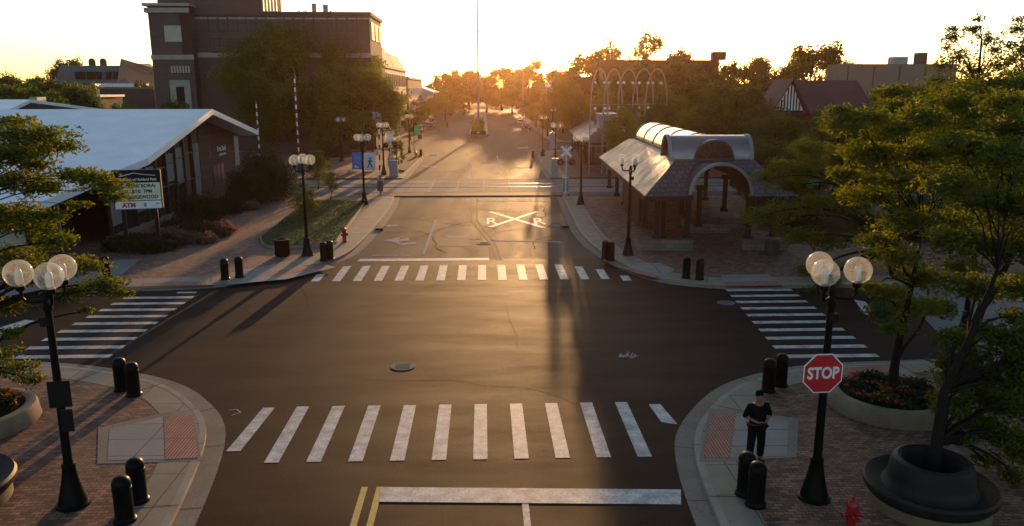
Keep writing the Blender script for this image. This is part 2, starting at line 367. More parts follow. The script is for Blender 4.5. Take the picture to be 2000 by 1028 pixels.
for (x,y,a,n) in ((-5.5,46,1.4,16),(-2.2,45,1.7,14),(3.0,46,1.5,15),(-6.5,58,.1,12),(1,52,.2,8),(-4,62,.0,10),(4.5,58,1.6,8),(-6,88,1.5,18),(2.5,90,1.6,16),(-7,100,.05,14),(-1,112,.1,10)): crack(x,y,a,n,.75,.06,'tar_crack_seal',M_TAR)
for (x,y,a,n) in ((-11,30.2,.05,30),(-4,24.6,.02,14),(1.2,27.5,1.5,12),(-6,33,.6,12),(5.5,32,-.2,12)): crack(x,y,a,n,.55,.014,'hairline_crack',M_TAR)
mark('asphalt_patch',[rect(-6.6,-4.4,52,57.5),rect(2.2,4.0,61,66),rect(-3.2,-.9,47,50),rect(-6.4,-3.0,92,97),rect(1.5,5.0,100,107)],mat('asphalt_patch',(.04,.034,.034),.75,(.055,.048,.046),1,.3,50,.4,80,spec=.12),.003)
def manhole(px,py,r,label,m):
    x,y=G(px,py); mb=MB(); mb.lathe([(r,.0),(r,.016),(r*.86,.018),(r*.85,.012),(r*.8,.014),(.001,.014)],28)
    for i in range(5): mb.box(-r*.6,r*.6,-r*.55+i*r*.27,-r*.5+i*r*.27,.013,.02)
    tag(mb.build('manhole_cover',m,loc=(x,y,0),smooth=True),label,'manhole cover')
manhole(787,716,.42,'round pale manhole cover alone in the middle of the intersection',M_CON)
manhole(1418,592,.4,'dark round manhole cover beside the right hand crosswalk',M_DGRY)
manhole(945,476,.45,'light round manhole cover beside the worn double yellow line',M_CON)
manhole(1083,441,.5,'light oval manhole cover by right kerb near the railroad crossing marking',M_CON)
for px_q,mir in ((960,0),(1052,0)):
    x,y=G(px_q,433); c=bpy.data.curves.new('R','FONT'); c.body='R'; c.size=2.6; c.align_x='CENTER'; c.align_y='CENTER'; c.offset=.03
    o=bpy.data.objects.new('R',c); COL.objects.link(o); me=bpy.data.meshes.new_from_object(o.evaluated_get(bpy.context.evaluated_depsgraph_get())); bpy.data.objects.remove(o)
    me.materials.clear(); me.materials.append(M_LINE); o=bpy.data.objects.new('railroad_letter_marking',me); COL.objects.link(o); o.location=(x,y,.007); o.scale=(.55,1.5,1); tag(o,kind='structure')
# kerb-ramp pads
def pad(name,pxs,m,z=.13):
    mb=MB(); pts=[G(*p,z) for p in pxs]; n=len(pts)
    a=sum(pts[i][0]*pts[(i+1)%n][1]-pts[(i+1)%n][0]*pts[i][1] for i in range(n))
    if a<0: pts=pts[::-1]
    mb.prism(pts,z-.02,z); struct(name,mb,m)
M_RAMP=mat('ramp_concrete',(.31,.275,.24),.75,(.37,.33,.29),1.2,.08,20,pat=dict(w=3,h=1.0,m=.02,v=.04,off=0,mc=(.3,.3,.3)))
pad('ramp_border',[(192,836),(320,806),(376,800),(394,900),(190,906)],M_CON,.126)
pad('ramp_slab',[(214,838),(319,813),(322,897),(210,899)],M_RAMP)
pad('tactile_pad',[(320,814),(376,811),(386,894),(323,897)],M_TACT,.135)
pad('ramp_border',[(1385,797),(1560,817),(1556,893),(1365,903)],M_CON,.126)
pad('ramp_slab',[(1438,807),(1540,822),(1537,891),(1425,893)],M_RAMP)
pad('tactile_pad',[(1391,807),(1438,808),(1424,894),(1373,893)],M_TACT,.135)
pad('ramp_slab',[(1640,716),(1745,708),(1790,735),(1770,765),(1645,755)],M_RAMP)
pad('tactile_pad',[(1640,720),(1735,712),(1738,728),(1645,734)],M_TACT,.135)
pad('ramp_slab',[(470,527),(640,518),(655,522),(560,545),(440,556)],M_RAMP)
pad('tactile_pad',[(540,528),(635,517),(640,522),(520,541)],M_TACT,.135)
pad('ramp_slab',[(262,545),(380,543),(420,556),(245,560)],M_RAMP)
pad('tactile_pad',[(280,553),(400,550),(405,556),(270,560)],M_TACT,.135)
pad('ramp_slab',[(1222,514),(1290,514),(1318,526),(1296,541),(1240,534)],M_RAMP)
pad('tactile_pad',[(1207,522),(1222,521),(1296,540),(1275,542)],M_TACT,.135)
pad('ramp_slab',[(1408,537),(1500,536),(1530,556),(1415,556)],M_RAMP)
pad('tactile_pad',[(1412,551),(1522,550),(1530,557),(1418,558)],M_TACT,.135)
pad('forecourt',[(235,507),(275,506),(225,545),(0,580),(0,540)],mat('forecourt_concrete',(.26,.255,.25),.8,(.3,.3,.3),.5))
for p in ((742,448),(1103,443)):
    x,y=G(*p); mb=MB(); mb.box(-.25,.25,-.45,.45,0,.135); mb.box(-.3,.3,-.5,.5,-.01,.02)
    tag(mb.build('storm_drain',M_BLKM,loc=(x,y,0)),'dark storm drain inlet in the %s kerb of the far street'%('left' if p[0]<1000 else 'right'),'drain')
# median
mb=MB(); mb.prism([(-2.6,160),(0.6,160),(1.0,164),(1.0,360),(-3,360),(-3,164)],0,.45); struct('median_island',mb,M_CURB)
# grass island
isl=smoothline([G(508,470),G(513,483),G(535,490),G(600,488),G(652,482),G(668,465),G(712,402),G(700,398),G(606,398),G(590,405),G(535,450),G(508,470)],4)[:-1]
isc=(sum(p[0] for p in isl)/len(isl),sum(p[1] for p in isl)/len(isl))
inn=[(isc[0]+(x-isc[0])*.965,isc[1]+(y-isc[1])*.985) for x,y in isl]
mb=MB(); mb.prism(isl,.1,.27); struct('island_kerb',mb,M_CURB)
mb=MB(); mb.prism(inn,.1,.30); struct('island_ground',mb,M_GRASS)
isl2=[G(775,337),G(790,338),G(828,302),G(820,298),G(790,300),G(765,325)]
mb=MB(); mb.prism(isl2,.1,.32); struct('island_ground',mb,M_GRASS)
def leaves(P,size,seed,flatness=.6,aspect=.5):
    """one rhombus leaf spray per point; returns verts, faces"""
    rng=np.random.default_rng(seed); n=len(P)
    nr=rng.normal(size=(n,3)); nr/=np.linalg.norm(nr,axis=1)[:,None]
    nr=nr*(1-flatness)+np.array([0,0,1])*flatness*np.sign(nr[:,2:3]+1e-9); nr/=np.linalg.norm(nr,axis=1)[:,None]
    t=np.cross(nr,rng.normal(size=(n,3))); t/=np.linalg.norm(t,axis=1)[:,None]; b=np.cross(nr,t)
    s=size*rng.uniform(.55,1.35,n)[:,None]
    bend=nr*s*.18
    V=np.stack([P-t*s*.5-bend,P-b*s*.5*aspect,P+t*s*.5-bend,P+b*s*.5*aspect],1).reshape(-1,3)
    return V
def leafmesh(name,V,m,parent=None,loc=None):
    n=len(V)//4; me=bpy.data.meshes.new(name); me.vertices.add(4*n); me.vertices.foreach_set('co',V.astype(np.float32).ravel())
    me.loops.add(4*n); me.loops.foreach_set('vertex_index',np.arange(4*n,dtype=np.int32)); me.polygons.add(n)
    me.polygons.foreach_set('loop_start',np.arange(0,4*n,4,dtype=np.int32))
    me.polygons.foreach_set('use_smooth',np.zeros(n,dtype=bool))
    me.materials.append(m); me.update(calc_edges=True); me.validate()
    o=bpy.data.objects.new(name,me); COL.objects.link(o)
    if parent: o.parent=parent
    if loc is not None: o.location=loc
    return o
def inpoly(x,y,poly):
    c=False;n=len(poly);j=n-1
    for i in range(n):
        if (poly[i][1]>y)!=(poly[j][1]>y) and x<(poly[j][0]-poly[i][0])*(y-poly[i][1])/(poly[j][1]-poly[i][1])+poly[i][0]: c=not c
        j=i
    return c
rg=random.Random(5)
gp=[]
xs=[p[0] for p in isl]; ys=[p[1] for p in isl]
while len(gp)<9000:
    x=rg.uniform(min(xs),max(xs)); y=rg.uniform(min(ys),max(ys))
    if inpoly(x,y,inn): gp.append((x,y,.32))
tag(leafmesh('grass',leaves(np.array(gp),.13,2,.1,.3),leafmat('lawn_blades',(.014,.042,.004),(.028,.065,.007),.35,1.2)),'short dark green grass filling the kerbed island on the left pavement','grass',kind='stuff')
# ------------------------------------------------------------------ haze
hz=MB(); hz.box(-420,420,-40,900,-1.0,40); ho=hz.build('haze',[])
hm=bpy.data.materials.new('haze_air'); hm.use_nodes=True; t=hm.node_tree
for n in list(t.nodes): t.nodes.remove(n)
out=t.nodes.new('ShaderNodeOutputMaterial'); pv=t.nodes.new('ShaderNodeVolumePrincipled')
pv.inputs['Color'].default_value=(1,.60,.36,1); pv.inputs['Density'].default_value=.000085; pv.inputs['Anisotropy'].default_value=.85
t.links.new(pv.outputs[0],out.inputs['Volume']); ho.data.materials.append(hm); tag(ho,'warm sunlit morning haze filling the street air','haze',kind='stuff')
# ------------------------------------------------------------------ trees
def cloud(clumps,per,seed,rz=.5,shell=.55):
    rng=np.random.default_rng(seed); out=[]
    for (x,y,z,r) in clumps:
        n=max(8,int(per*r*r)); d=rng.normal(size=(n,3)); d/=np.linalg.norm(d,axis=1)[:,None]
        q=rng.uniform(0,1,n)**shell
        wob=1+.25*np.sin(d[:,0]*5+x*3)+.2*np.sin(d[:,1]*7+y)
        out.append(np.array([x,y,z])+d*(q*wob)[:,None]*np.array([r,r,r*rz]))
    return np.concatenate(out)
def limb(mb,a,b,r0,r1,rng,sag=.12,n=5,k=6):
    a=Vector(a);b=Vector(b);L_=(b-a).length;pts=[];rs=[]
    for i in range(n+1):
        t=i/n; p=a.lerp(b,t)+Vector((rng.uniform(-1,1),rng.uniform(-1,1),0))*L_*.04*(0<i<n)
        p.z+=math.sin(t*math.pi)*L_*sag; pts.append(p); rs.append(r0+(r1-r0)*t)
    mb.tube(pts,rs,k)
def tree(label,x,y,h,clumps,lm,tr,seed,per=300,leaf=.2,rz=.5,flatness=.6,trunk=None,group=None,name='tree',cat='tree',shell=.55,aspect=.5,z0=.1,twig=True,fork=.45):
    """clumps relative to the base (x,y,z,r)"""
    rng=random.Random(seed); t=thing(name,label,cat,(x,y,z0),0,group)
    mb=MB(); tp=trunk or [(0,0,0),(.03*h,.01*h,h*.25),(.0,.03*h,h*.5),(.02*h,0,h*.8)]
    rs=[tr*(1.25 if i==0 else 1-.75*i/(len(tp)-1)) for i in range(len(tp))]
    mb.tube(tp,rs,10); mb.build('trunk',M_BARK,t,True)
    if twig:
        bb=MB(); tv=[Vector(p) for p in tp]
        for c in clumps:
            cz=c[2]; best=tv[1]
            cand=[p for p in tv[1:] if p.z<cz-.1] or [tv[1]]
            best=max(cand,key=lambda p:p.z-.4*(Vector((c[0],c[1],p.z))-p).length)
            i=max(j for j,p in enumerate(tv) if p==best)
            r0=min(rs[i]*.6,tr*.4)
            limb(bb,best,(c[0],c[1],c[2]-.1*c[3]),r0,r0*.25,rng)
            for k in range(3):
                a=rng.uniform(0,6.28); limb(bb,(c[0],c[1],c[2]-.1*c[3]),(c[0]+math.cos(a)*c[3]*.8,c[1]+math.sin(a)*c[3]*.8,c[2]),r0*.25,r0*.08,rng,.05,3,4)
        bb.build('branches',M_BARK,t,True)
    leafmesh('crown',leaves(cloud(clumps,per,seed,rz,shell),leaf,seed,flatness,aspect),lm,t)
    return t
def auto(h,r,z0,n,seed,cr=.28,top=1.0,sq=1.0):
    rng=random.Random(seed); out=[]
    for i in range(n):
        a=rng.uniform(0,6.283); u=rng.uniform(-.85,1); q=rng.uniform(.45,.95)**.6
        rr=math.sqrt(max(0,1-u*u))*q*r; z=z0+(h-z0)*(.5+.5*u*q)
        out.append((math.cos(a)*rr,math.sin(a)*rr*sq,z-cr*r*.2,r*cr*rng.uniform(.7,1.3)))
    return out
# big willow-like mass before the brick tower
tree('huge dark rounded tree in front of the brick tower',*G(600,292),17.5,auto(20,11.3,1.2,130,11,.22),L_WIL,.45,11,per=260,leaf=.36,rz=.8,flatness=.2)
tree('shorter broad dark tree at the left end of the brick tower trees',*G(440,285),13,auto(14.3,7.5,.6,66,12,.28),L_WIL,.35,12,per=260,leaf=.36,rz=.8,flatness=.2)
tree('dark drooping tree at the right end of the tower trees beside the street',*G(706,300),12,auto(13.2,5.6,2.0,44,13,.3),L_WIL,.3,13,per=300,leaf=.38,rz=.95,flatness=.1)
tree('small conical yellow green tree standing under the huge dark tree',*G(640,306),6.5,[(0,0,5.8,.5),(0,0,5,1.0),(.3,0,4.2,1.5),(-.4,.2,3.4,1.9),(.2,-.2,2.6,2.3),(0,.3,1.8,2.5)],L_BR,.12,14,per=180,leaf=.3,rz=.45,flatness=.4)
# young trees on the island
tree('slim young tree at the rear of the grass island',*G(646,394),2.9,[(0,0,2.9,.35),(.1,0,2.2,.65),(-.2,.1,1.7,.8),(.2,0,1.2,.7)],L_BR,.04,15,per=900,leaf=.16,rz=.8)
tree('bushy young tree at the left side of the grass island',*G(598,432),2.6,[(-.2,0,2.5,.5),(.2,0,1.9,.85),(-.5,.2,1.4,.8),(.4,-.1,1.1,.8),(-.1,0,.8,.8)],L_BR,.05,16,per=900,leaf=.17,rz=.8)
tree('loose shrubby tree behind the two young island trees',*G(622,372),3.4,[(0,0,3.2,.7),(.5,0,2.4,1.0),(-.5,.2,2.0,1.0),(.1,-.1,1.3,1.1)],L_BR,.05,17,per=700,leaf=.18,rz=.8)
# honey locusts in front, left
BL=(-13.1,20.9)
def rel(base,pts): 
    out=[]
    for px,py,Y,r in pts:
        x,y,z=AT(px,py,Y); out.append((x-base[0],y-base[1],z-.1,r))
    return out
lt=[(30,262,21,.9),(90,262,20.8,.7),(120,285,21.3,.55),(20,300,20,.9),(60,290,22,.8),(140,340,20.6,.6),(185,348,20.2,.65),(215,362,20,.55),(225,385,20.2,.4),(30,350,21.5,.9),(85,365,21,.7),(20,420,20.5,.95),(150,400,22,.35),(60,440,22,.8),(110,470,22.2,.7),(20,500,22,.9),(160,520,22.6,.75),(200,556,23,.7),(235,572,23,.45),(140,570,23.2,.7),(60,540,23,.9),(10,600,22,.7),(100,520,23,.8),(30,238,22,.6),(-40,300,21,1.2),(-40,430,21,1.2),(-60,540,22,1.2),(165,606,23,.3),(100,420,21,.5),(70,320,20.5,.5),(-10,690,20.5,.6),(30,720,21,.6),(60,742,20.8,.4),(20,650,20,.4)]
tree('feathery honey locust reaching in from the left edge over the crosswalk',BL[0]-1.4,BL[1],7.5,[(c[0]+1.4,c[1],c[2],c[3]) for c in rel(BL,lt)],L_HON,.17,21,per=1250,leaf=.14,rz=.36,flatness=.3,trunk=[(0,0,0),(0,.1,1.5),(.1,.1,2.8),(.1,0,4.2),(.3,0,5.6)],aspect=.42)
# right: planter tree
B1=(12.1,21.7)
r1=[(1740,250,22,.9),(1690,230,21.5,.8),(1650,235,21,.6),(1800,230,23,1.0),(1700,300,22,1.0),(1800,300,22,1.0),(1880,260,23,1.1),(1660,250,20.5,.45),(1760,350,21,1.0),(1850,350,23,1.1),(1700,380,23,.9),(1650,340,23,.6),(1770,430,21,.9),(1840,430,22,1.0),(1750,500,21.5,.8),(1800,540,22,.9),(1730,570,21,.6),(1700,560,20.5,.5),(1720,610,20.7,.55),(1780,600,23,.8),(1745,640,21,.5),(1830,600,23.5,.8),(1740,180,23,.6),(1860,200,24,.9),(1930,230,24,1.0),(1720,470,23,.7),(1640,215,21.5,.4),(1900,320,24,1.1)]
tree('honey locust in the round flower planter on the near right corner',B1[0],B1[1],7.5,rel(B1,r1),L_HON,.16,22,per=1600,leaf=.145,rz=.38,flatness=.3,trunk=[(0,0,0),(.0,0,1.2),(.12,.05,2.4),(.3,.1,3.6),(.4,.1,5.0)],aspect=.42)
B2=(10.15,16.15)
r2=[(1880,280,17.5,.8),(1950,300,18,1.0),(1990,250,19,1.0),(1860,360,17,.7),(1920,380,18,.9),(1990,400,18,1.0),(1870,470,18,.8),(1950,480,18,.9),(1900,560,19,.8),(1985,560,19,.7),(2040,470,18,1.0),(1965,200,20,.8),(1870,745,17.5,.6),(1910,770,17.6,.6),(1950,740,17.2,.65),(1985,790,17,.7),(1930,830,17,.5),(1860,790,17.2,.5),(1985,880,17,.6),(1960,680,17,.5),(1880,850,16.6,.4),(2010,700,17,.8),(1850,710,18,.4),(1930,900,16.9,.35),(1840,800,17,.3),(1990,620,18,.5),(1890,700,17.8,.6),(1930,650,18,.6),(1960,790,17.3,.7),(2010,860,17,.7),(1900,820,17.3,.5),(1980,930,16.8,.4),(1860,660,18.5,.5),(2000,660,17.2,.7),(1975,720,17,.5),(1995,760,16.5,.5),(1955,860,16.6,.4)]
tree('dark forked honey locust growing through the round black bench',B2[0],B2[1],8,rel(B2,r2),L_HON,.17,23,per=1900,leaf=.14,rz=.42,flatness=.3,trunk=[(0,0,0),(.15,.2,1.3),(.35,.5,2.4),(.9,.7,3.6),(1.5,.9,5.2)],aspect=.42)
B3=G(1892,735)
r3=[(1900,180,26,1.2),(1980,170,26,1.3),(1830,210,27,1.1),(1760,210,28,1.0),(1850,270,27,1.2),(1960,330,26,1.4),(1900,420,27,1.1),(1990,450,26,1.2),(1960,560,26,.9),(1880,520,27,.8),(2040,350,26,1.5),(1820,330,28,1),(2040,560,26,1.1)]
tree('tall locust with a thick leaning fork behind the planter tree',B3[0],B3[1],8.5,rel(B3,r3),L_HON,.22,24,per=1250,leaf=.165,rz=.42,flatness=.3,trunk=[(0,0,0),(-.1,.05,1.2),(.2,.1,2.2),(.9,.2,3.6),(1.4,.3,5.4)],aspect=.42)
B4=G(1752,548)
r4=[(1600,330,40,1.5),(1540,330,40,1.2),(1500,345,39.5,.9),(1580,290,41,1.2),(1650,310,41,1.5),(1480,420,38,.9),(1530,410,38.5,1.2),(1590,400,39,1.3),(1650,400,39,1.5),(1560,460,39,1.1),(1500,440,38.5,.8),(1620,470,39,1.1),(1700,360,40,1.6),(1620,550,36.5,.7),(1580,570,35.5,.5),(1700,440,39,1.4),(1545,360,41,1.2),(1680,520,37,.8),(1580,530,37,.7),(1640,250,42,1.1)]
tree('spreading locust across the side street in front of the shelter roof',B4[0],B4[1],8,rel(B4,r4),L_HON,.25,25,per=800,leaf=.19,rz=.42,flatness=.3,trunk=[(0,0,0),(-.4,.3,1.2),(-1.0,.6,2.4),(-1.8,.8,4),(-2.3,1,5.2)],aspect=.42)
B5=G(1690,500)
r5=[(1760,300,44,2),(1820,260,45,2.1),(1700,330,45,1.8),(1850,340,44,2),(1780,400,43,1.7),(1660,380,45,1.4),(1880,420,43,1.8),(1950,380,44,2.2),(1990,250,46,2.4)]
tree('wide dark locust behind the spreading one at the far right corner',B5[0]+1.5,B5[1],8,rel((B5[0]+1.5,B5[1]),r5),L_DRK,.25,26,per=240,leaf=.32,rz=.5,flatness=.4)
# tall open silhouettes against the sky on the right
Y=62
for (bx,lab,pts,sd) in ((1900,'tall open branched tree silhouetted against the sky at upper right',[(1900,60,.9),(1860,75,.9),(1930,80,1.0),(1870,115,1.2),(1910,40,.5),(1840,130,.9),(1900,140,1.4),(1950,130,1.2),(1860,60,.5),(1830,160,1.0),(1970,165,1.2),(1880,170,1.4),(1850,95,.5),(1945,100,.8)],31),
                        (2000,'second open tree half cut by the right edge against the sky',[(1985,60,.9),(2000,100,1.2),(1975,120,1.0),(2030,80,1.3),(1995,150,1.4),(2040,140,1.5),(1990,40,.5),(1970,90,.5)],32)):
    b=AT(bx,200,Y); base=(b[0],Y)
    cl=[(AT(p[0],p[1],Y+random.Random(i).uniform(-2,2))) for i,p in enumerate(pts)]
    tree(lab,base[0],base[1],15,[(c[0]-base[0],c[1]-base[1],c[2],p[2]*1.15) for c,p in zip(cl,pts)],L_DRK,.28,sd,per=230,leaf=.26,rz=.6,flatness=.3,trunk=[(0,0,0),(.1,0,4),(-.1,.1,7),(.2,0,9.5),(.1,0,13)])
# background trees: five kinds copied
PK=[]
def proto(seed,lm,h=12,r=5.5,n=34,per=95,leaf=.55,cr=.3):
    t=tree('proto',0,0,h,auto(h,r,2.2,n,seed,cr),lm,.3,seed,per=per,leaf=leaf,rz=.75,flatness=.2,twig=False); return t
PK=[proto(41,L_DRK),proto(42,L_WIL),proto(43,L_DRK,12,6.5,40),proto(44,L_DRK,12,4.2,26),proto(45,L_WIL,12,4.8,22,70,.5,.26)]
used=set()
def bt(k,px,ptop,Y,wpx,label,group=None):
    """background tree whose crown top shows at (px,ptop) when standing Y metres away"""
    x,_,z=AT(px,ptop,Y); h=z; r=wpx/2/F*Y*1.02
    rp=[5.5,5.5,6.5,4.2,4.8][k]; sc=(r/rp,r/rp,h/12.3)
    a=(len(used)*2.1)%6.28
    if k not in used: o=PK[k]; used.add(k); o.location=(x,Y,0); o.rotation_euler=(0,0,a); o['label']=label; o.scale=sc
    else: o=dup(PK[k],(x,Y,0),(px*1.7)%6.28,label,scale=sc)
    o['group']=group or 'trees behind the buildings'
    return o
LT=[(2,30,170,140,110,'black tree mass at far left beyond the roof'),(0,110,176,135,100,'black tree beside the black mass at far left'),(3,188,172,140,50,'dark bushy tree before the mansard building wall'),(1,232,200,110,60,'low green tree right behind the roof ridge'),(2,128,112,230,75,'wide round tree rising above the far grey mansard building at left'),
(0,20,140,190,90,'dark tree at the extreme left skyline'),
(1,62,143,170,70,'low olive tree on the left skyline beside the extreme left one'),
(0,95,150,150,90,'dark tree left of the round tree on the left skyline'),
(2,45,165,110,130,'broad black tree just beyond the white roof at far left'),
(0,140,160,120,100,'black tree beyond the white roof in front of the mansard building'),
(3,270,140,170,34,'narrow pointed tree beside the left wall of the brick tower'),
(0,287,130,220,34,'small olive tree peeping out left of the brick tower'),
(1,172,158,130,46,'small yellow green tree in front of the mansard building'),
(3,215,205,95,60,'low bright green bush like tree behind the white roof ridge'),
(1,255,195,98,70,'low green tree left of the tower foot behind the roof ridge'),
(0,335,190,100,70,'dark tree at the tower foot behind the roof peak'),
(2,10,190,90,80,'black bush like tree at left edge directly behind the roof'),
(1,90,196,92,60,'low dark green tree behind the small second gable')]
for a in LT: bt(*a)
RT=[(1,1222,196,84,80,'low tree hiding the feet of the middle light arches'),(0,1288,190,86,80,'low dark tree hiding the feet of the last light arch'),(1,1178,218,98,44,'small bush like tree between rear canopy and light arches'),(2,1150,98,175,120,'sunlit tree left of the arches at the skyline glare'),
(4,1198,62,190,80,'pointed thin tree rising behind the round light arches'),
(4,1263,40,185,84,'tallest airy tree on the skyline right of the sun glare'),
(0,1330,86,190,62,'small round tree top behind the long dark roofline'),
(2,1345,118,140,160,'broad brown shadowed tree behind the arches'),
(0,1240,116,135,130,'shadowed tree directly behind the light arches'),
(1,1420,112,140,90,'tree at the right end of the long dark roofline'),
(2,1480,108,180,100,'rounded tree on the skyline left of the largest right one'),
(2,1590,82,170,135,'largest rounded tree on the skyline above the red roof'),
(0,1660,112,180,70,'tree beside the tan building at the skyline'),
(2,1440,160,90,160,'big black tree right of the arches behind the shelter'),
(0,1520,215,75,120,'dark tree below the half timbered gable'),
(1,1380,190,95,110,'shadowed low tree behind the shelter barrel roof'),
(0,1120,150,120,60,'orange lit tree left of the arches along the street'),
(1,1180,160,112,70,'hazy tree behind the rear canopy'),
(0,1570,262,60,120,'dark round tree at the right of the shelter'),
(2,1640,215,70,130,'dark tree covering the foot of the red roofed house'),
(1,1290,150,118,90,'shadowed tree behind the last light arch'),
(0,1480,270,62,90,'low dark tree behind the shelter hip roof'),
(1,1740,175,80,130,'dark tree covering the foot of the tan building'),
(0,1830,150,100,150,'dark tree under the open silhouettes at right'),
(2,1960,160,85,160,'broad dark tree at the right edge below the silhouettes')]
for a in RT: bt(*a)
CT=[(0,1078,130,260,70,'hazy tree at the end of the street just left of the sun glare'),
(1,1040,112,330,70,'tall hazy tree top near the second flagpole'),
(4,1030,120,300,50,'thin hazy tree beside the second flagpole'),
(2,980,130,360,90,'hazy tree closing the street right of the flagpole'),
(2,915,136,380,90,'hazy tree closing the street behind the flagpole'),
(0,870,138,340,60,'hazy tree closing the street left of the flagpole'),
(4,883,124,390,36,'small spiky tree top left of the flagpole on the skyline'),
(1,848,150,280,44,'hazy tree behind the white gabled building'),
(1,1000,160,300,60,'low hazy tree at the street end right of the median'),
(0,950,165,330,70,'low brown tree behind the median at the street end'),
(1,880,170,290,60,'low green tree at the left pavement near the street end'),
(0,1060,165,230,60,'orange tree on the right pavement near the street end'),
(2,1100,165,170,80,'orange lit tree on the right pavement beyond the crossing')]
for a in CT: bt(*a,group='trees closing the far end of the street')
ST=[(3,778,196,175,34,'leafy street tree before the columned building'),(3,812,190,200,40,'leafy street tree before the brick row'),
(1,845,186,235,40,'leafy street tree before the white gabled building'),(3,772,262,90,30,'slim tree behind the left crossing signal'),
(3,800,205,150,30,'small street tree near the green banner'),(1,870,190,250,34,'street tree with yellow green crown beyond the brick row')]
for a in ST: bt(*a,group='street trees on the left pavement')
for a in [(3,905,200,300,30,'small street tree at the left kerb near the street end'),(3,828,205,215,30,'dark street tree between the brick row and the kerb'),(3,1022,200,250,34,'street tree at the right kerb near the street end'),(1,1048,196,200,44,'glowing street tree at the right kerb beyond the cross street'),(3,1070,205,160,44,'dark street tree at the right kerb close to the cross street')]: bt(*a,group='small street trees along the far kerbs')
# distant wood
rngw=random.Random(9); cl=[]
for i in range(150):
    x=-520+1040*i/149+rngw.uniform(-4,4)
    if abs(x-14)<9: hh=9.5
    else: hh=rngw.uniform(11,15.5)
    y=480+rngw.uniform(-15,25)
    for k in range(7): cl.append((x+rngw.uniform(-5,5),y+rngw.uniform(-5,5),rngw.uniform(2,hh),rngw.uniform(2.2,3.6)))
tag(leafmesh('distant_wood',leaves(cloud(cl,14,77,.8),1.3,77,.2),L_DRK),'distant line of woods all along the horizon','wood',kind='stuff')
# shrubs along the bank
def shrub(name,label,px,py,r,h,lm,seed,per=260,leaf=.16,group='shrubs along the bank'):
    x,y=G(px,py); rng=random.Random(seed)
    t=thing(name,label,'shrub',(x,y,.1),0,group)
    mb=MB()
    for k in range(5):
        a=k*1.256; mb.tube([(0,0,0),(math.cos(a)*r*.3,math.sin(a)*r*.3,h*.4)],[.03,.015],5)
    mb.build('stem',M_BARK,t)
    cl=[(math.cos(a)*r*.5,math.sin(a)*r*.5,h*.55+rng.uniform(-.1,.1)*h,r*.6) for a in (0,1.3,2.6,3.8,5.1)]+[(0,0,h*.7,r*.6)]+[(math.cos(a)*r*.55,math.sin(a)*r*.55,h*.26,r*.55) for a in (.6,1.9,3.1,4.4,5.7)]
    leafmesh('foliage',leaves(cloud(cl,per,seed,h/r*.55,.4),leaf,seed,.2),lm,t)
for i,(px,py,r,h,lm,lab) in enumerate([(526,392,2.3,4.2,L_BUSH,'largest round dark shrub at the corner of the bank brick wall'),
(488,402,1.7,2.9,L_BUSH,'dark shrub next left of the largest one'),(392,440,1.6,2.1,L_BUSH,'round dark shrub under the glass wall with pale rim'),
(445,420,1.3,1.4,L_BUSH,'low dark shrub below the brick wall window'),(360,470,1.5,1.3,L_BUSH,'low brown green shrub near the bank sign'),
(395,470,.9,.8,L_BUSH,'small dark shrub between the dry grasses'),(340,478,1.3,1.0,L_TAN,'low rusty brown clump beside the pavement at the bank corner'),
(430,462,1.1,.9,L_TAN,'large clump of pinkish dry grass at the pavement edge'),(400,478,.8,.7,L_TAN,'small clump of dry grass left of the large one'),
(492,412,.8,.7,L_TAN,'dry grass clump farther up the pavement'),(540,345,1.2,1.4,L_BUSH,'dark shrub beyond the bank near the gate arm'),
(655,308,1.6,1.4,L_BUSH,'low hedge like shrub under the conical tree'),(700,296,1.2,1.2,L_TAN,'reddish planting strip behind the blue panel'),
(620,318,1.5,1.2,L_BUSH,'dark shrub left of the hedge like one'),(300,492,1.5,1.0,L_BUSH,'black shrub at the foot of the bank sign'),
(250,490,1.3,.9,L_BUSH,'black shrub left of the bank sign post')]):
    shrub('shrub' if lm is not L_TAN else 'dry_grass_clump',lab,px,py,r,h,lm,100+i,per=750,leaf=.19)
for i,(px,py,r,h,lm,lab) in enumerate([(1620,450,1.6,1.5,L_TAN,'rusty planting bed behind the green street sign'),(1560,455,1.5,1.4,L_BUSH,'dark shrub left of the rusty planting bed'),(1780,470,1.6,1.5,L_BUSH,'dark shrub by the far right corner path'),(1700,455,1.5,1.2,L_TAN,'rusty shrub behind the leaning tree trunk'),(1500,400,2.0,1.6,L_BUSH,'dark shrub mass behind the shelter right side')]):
    shrub('shrub',lab,px,py,r,h,lm,140+i,per=260,leaf=.2,group='plants beyond the shelter')
